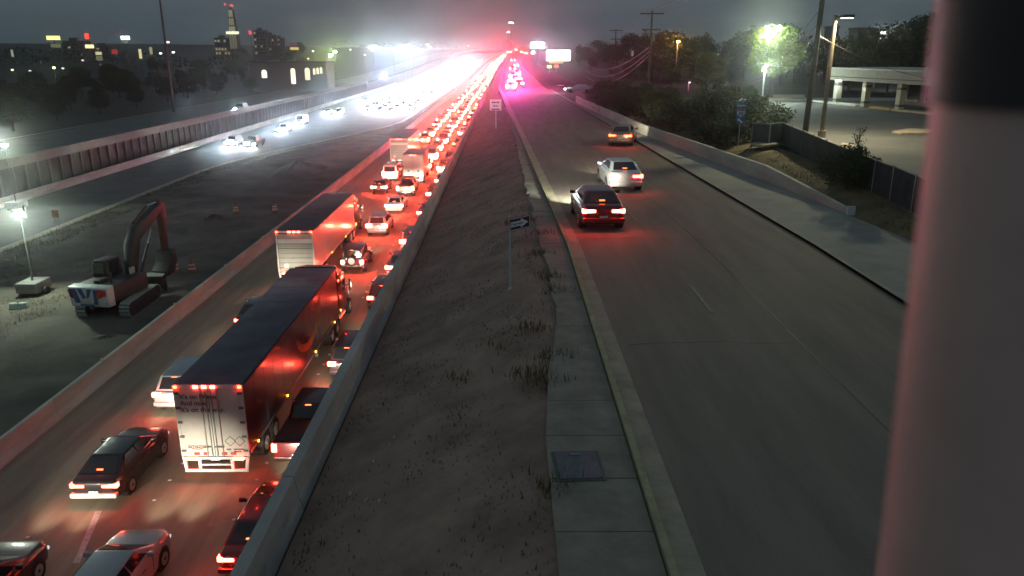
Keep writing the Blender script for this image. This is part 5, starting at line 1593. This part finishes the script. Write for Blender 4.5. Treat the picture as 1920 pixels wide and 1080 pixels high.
block(404, 432, 72, 580, 'low dim block with a few lit windows left of the lit tower', (5, 4), .3, seed=4)
block(120, 158, 78, 480, 'faint dark block behind the lit signs at the far left', (5, 5), .04, seed=5)
block(172, 206, 88, 500, 'faint dark block right of the cream lit sign', (4, 4), .06, seed=6)
# lit tower with red lamps
Y = 560
q = at_y(439, 92, Y); bz = ground(q.x, Y).z - 1
tw_ = empty('lit_tower', (q.x, Y, bz), 0, 'slim lit tower in stages with red lamps on top, above the left trees', 'tower')
def zt(py): return at_y(439, py, Y).z - bz
s_ = Y * 1.02 / F
stages = [(92, 64, 7.5, .06), (64, 48, 6.5, .16), (48, 33, 5.2, .13), (33, 17, 4.2, .16), (17, 12, 2.5, .03)]
tm_ = mat('tower_stone', (.3, .28, .2), .8)
for k, (a, b, w_, st) in enumerate(stages):
    f_ = MB().box(-w_ * s_, w_ * s_, 0, 2 * w_ * s_, zt(a), zt(b) - .05).build('stage', tm_, tw_)
    for c in range(3): MB().box(-w_ * s_ * .8 + c * w_ * s_ * .56, -w_ * s_ * .8 + c * w_ * s_ * .56 + w_ * s_ * .42, -.08, -.002, zt(a) + .4, zt(b) - .5).build('lit_bay', glow('tower_bay_%d' % k, (.95, .9, .55), st * 1.6, sample=False), f_)
MB().box(-11 * s_, 11 * s_, -.3, -.1, zt(64), zt(59)).build('lit_band', glow('tower_band', (1, .95, .6), 1.6, sample=False), tw_)
for dx, py in ((-16, 8), (3, 10), (8, 10), (28, 61), (42, 61)):
    if dx < 20: MB().ball((dx * s_ * .5, 0, zt(py)), .8, .8, .8).build('red_lamp', glow('tower_red', (1, .12, .08), 1.2, sample=False), tw_)
MB().cyl((0, 2, zt(14)), (0, 2, zt(6)), .3, n=6).build('spire', mat('dull_mast', (.12, .12, .12), .6), tw_)
pole_sign(469, 61, 5, 6, 560, (1, .08, .1), 1.6, 'red lit square sign right of the lit tower')
pole_sign(552, 91, 15, 4, 480, (.9, .75, .2), .9, 'yellow lit sign under a dull red one left of the green glare', lower=[(-1, -7, 13, 5, (.3, .1, .08), .4)])
# billboard and lit shop on the right of the far road
pole_sign(1047, 104, 42, 18, 300, (1, .98, .9), 9, 'large white lit billboard right of the far red lamps', lower=[(-4, 12, 26, 4, (.8, .55, .25), .8)])
pole_sign(1008, 85, 24, 10, 380, (.75, .92, 1), 30, 'bright bluish white lit sign above the far road', lower=[(-8, 12, 6, 5, (.8, .9, 1), 20)])
pole_sign(1030, 125, 8, 5, 260, (.3, 1, .15), 2.0, 'small green lit sign below the white billboard')
pole_sign(1043, 124, 8, 5, 262, (1, .15, .12), 2.0, 'small red lit sign below the white billboard')
pole_sign(1052, 163, 11, 6, 170, (1, .25, .12), 1.3, 'small orange red lit sign low beside the frontage road')
pole_sign(1186, 100, 4, 9, 190, (.5, .45, .35), .25, 'dim pale little sign high on a pole behind the cables', base=9.4)
# blue lamps at the far side
p = on_z(722, 146, 3.5)
r = far_car('van', 'white', p.x, p.y, True, 'white van with blue flashing lamps on the raised road beyond the headlamp mass', 'vehicles on the raised frontage road', z=3.3)
lb = MB().box(-.6, .6, 3.4, 3.6, 2.06, 2.12).build('light_bar', blackp, r)
MB().box(-.9, .9, 3.3, 3.7, 2.121, 2.7).build('lamp', glow('blue_lightbar2', (.05, .2, 1), 60, sample=False), lb)
lamp('blue_light', (0, 4.2, 2.6), 9000, (.1, .3, 1), .3, r)
# water tower silhouettes / rooftop on the right skyline
block(1415, 1432, 50, 230, 'dark rooftop block against the sky left of the bright tree', (3, 3), 0, seed=9, roofbox=False)
block(1556, 1568, 52, 240, 'dark rooftop block against the sky beside the box lamp', (2, 3), 0, seed=10, roofbox=False)
block(1604, 1640, 55, 225, 'dark flat block against the sky left of the small white lamp', (4, 3), 0, seed=11, roofbox=False)
# car parked dark at the far end of the frontage road
p = on_z(1112, 175, 9.05)
far_car('sedan', 'silver', p.x, p.y, True, 'unlit pale car parked at the far end of the frontage road', None, z=9.05, rz=R(75), bright=False)
# far woods closing the view
def woods(name, x0, x1, Y, h, seed, dens=1.0):
    rr = random.Random(seed); vs, fs = [], []
    n = int((x1 - x0) * 9 * dens)
    for k in range(n):
        X = rr.uniform(x0, x1); YY = Y + rr.uniform(-12, 12)
        hh = h * (1 + .3 * math.sin(X * .05) + .25 * math.sin(X * .17 + 1))
        p = Vector((X, YY, base_z(max(-1490, min(1490, X))) + rr.random() ** .7 * hh + lift(YY) * kx(X)))
        s_ = rr.uniform(.5, 1.2)
        a = Vector((rr.gauss(0, 1), rr.gauss(0, 1), rr.gauss(0, 1))).normalized() * s_; b = Vector((rr.gauss(0, 1), rr.gauss(0, 1), rr.gauss(0, 1))).normalized() * s_ * .7
        i = len(vs); vs += [p - a, p - b, p + a, p + b]; fs.append((i, i + 1, i + 2, i + 3))
    me = bpy.data.meshes.new(name); me.from_pydata([tuple(v) for v in vs], [], fs); me.update()
    o = put(name, me, leaf_dark); o['kind'] = 'stuff'
woods('far_woods', -420, -110, 420, 8, 1)
woods('far_woods', 50, 330, 330, 11, 2)
woods('far_woods', -200, 160, 930, 7, 3, .8)
woods('far_woods', 60, 200, 190, 9, 4)

# ================================================================ CAMERA MAST BESIDE THE LENS
# steel pole that carries the camera, close by on the right
cp = empty('camera_pole', (0, 0, 0), 0, 'blurred reddish steel pole with a dark clamp close to the lens at the right', 'pole')
d = ray(1772, 400); D = .62
edge = Vector((0, 0, CAMZ)) + d * (D / d.y)
rp_ = .115
cx, cyy = edge.x + rp_ * .985, edge.y + rp_ * .17
MB().cyl((cx, cyy, -.0 + 8.9), (cx, cyy, CAMZ - .038), rp_, n=48).build('shaft', mat('red_light_tinted_pole', (.66, .43, .37), .6, var=.12, scale=6), cp, smooth_=True)  # red tail lamp light on the steel put into its colour
MB().cyl((cx, cyy, CAMZ - .038), (cx, cyy, CAMZ + 1.2), rp_ + .006, n=48).build('clamp', mat('dark_clamp', (.05, .035, .035), .6, var=.2, scale=8), cp, smooth_=True)

cp.location = (cx, cyy, CAMZ)
for c_ in cp.children: c_.location = (-cx, -cyy, -CAMZ)
cp.rotation_euler = (0, R(-2.4), 0)
# ================================================================ HAZE
hz = MB().box(-1540, 1540, -55, 1585, -2.5, 75).build('haze', None)  # thin air volume added to give the lamps their bloom
hz['kind'] = 'stuff'
hm = bpy.data.materials.new('haze'); hm.use_nodes = True
n_ = hm.node_tree
for x in list(n_.nodes):
    if x.type == 'BSDF_PRINCIPLED': n_.nodes.remove(x)
pv = n_.nodes.new('ShaderNodeVolumePrincipled')
pv.inputs['Color'].default_value = (.9, .92, .95, 1)
pv.inputs['Density'].default_value = 0.00065
pv.inputs['Anisotropy'].default_value = 0.96
n_.links.new(pv.outputs['Volume'], [x for x in n_.nodes if x.type == 'OUTPUT_MATERIAL'][0].inputs['Volume'])
hz.data.materials.clear(); hz.data.materials.append(hm)
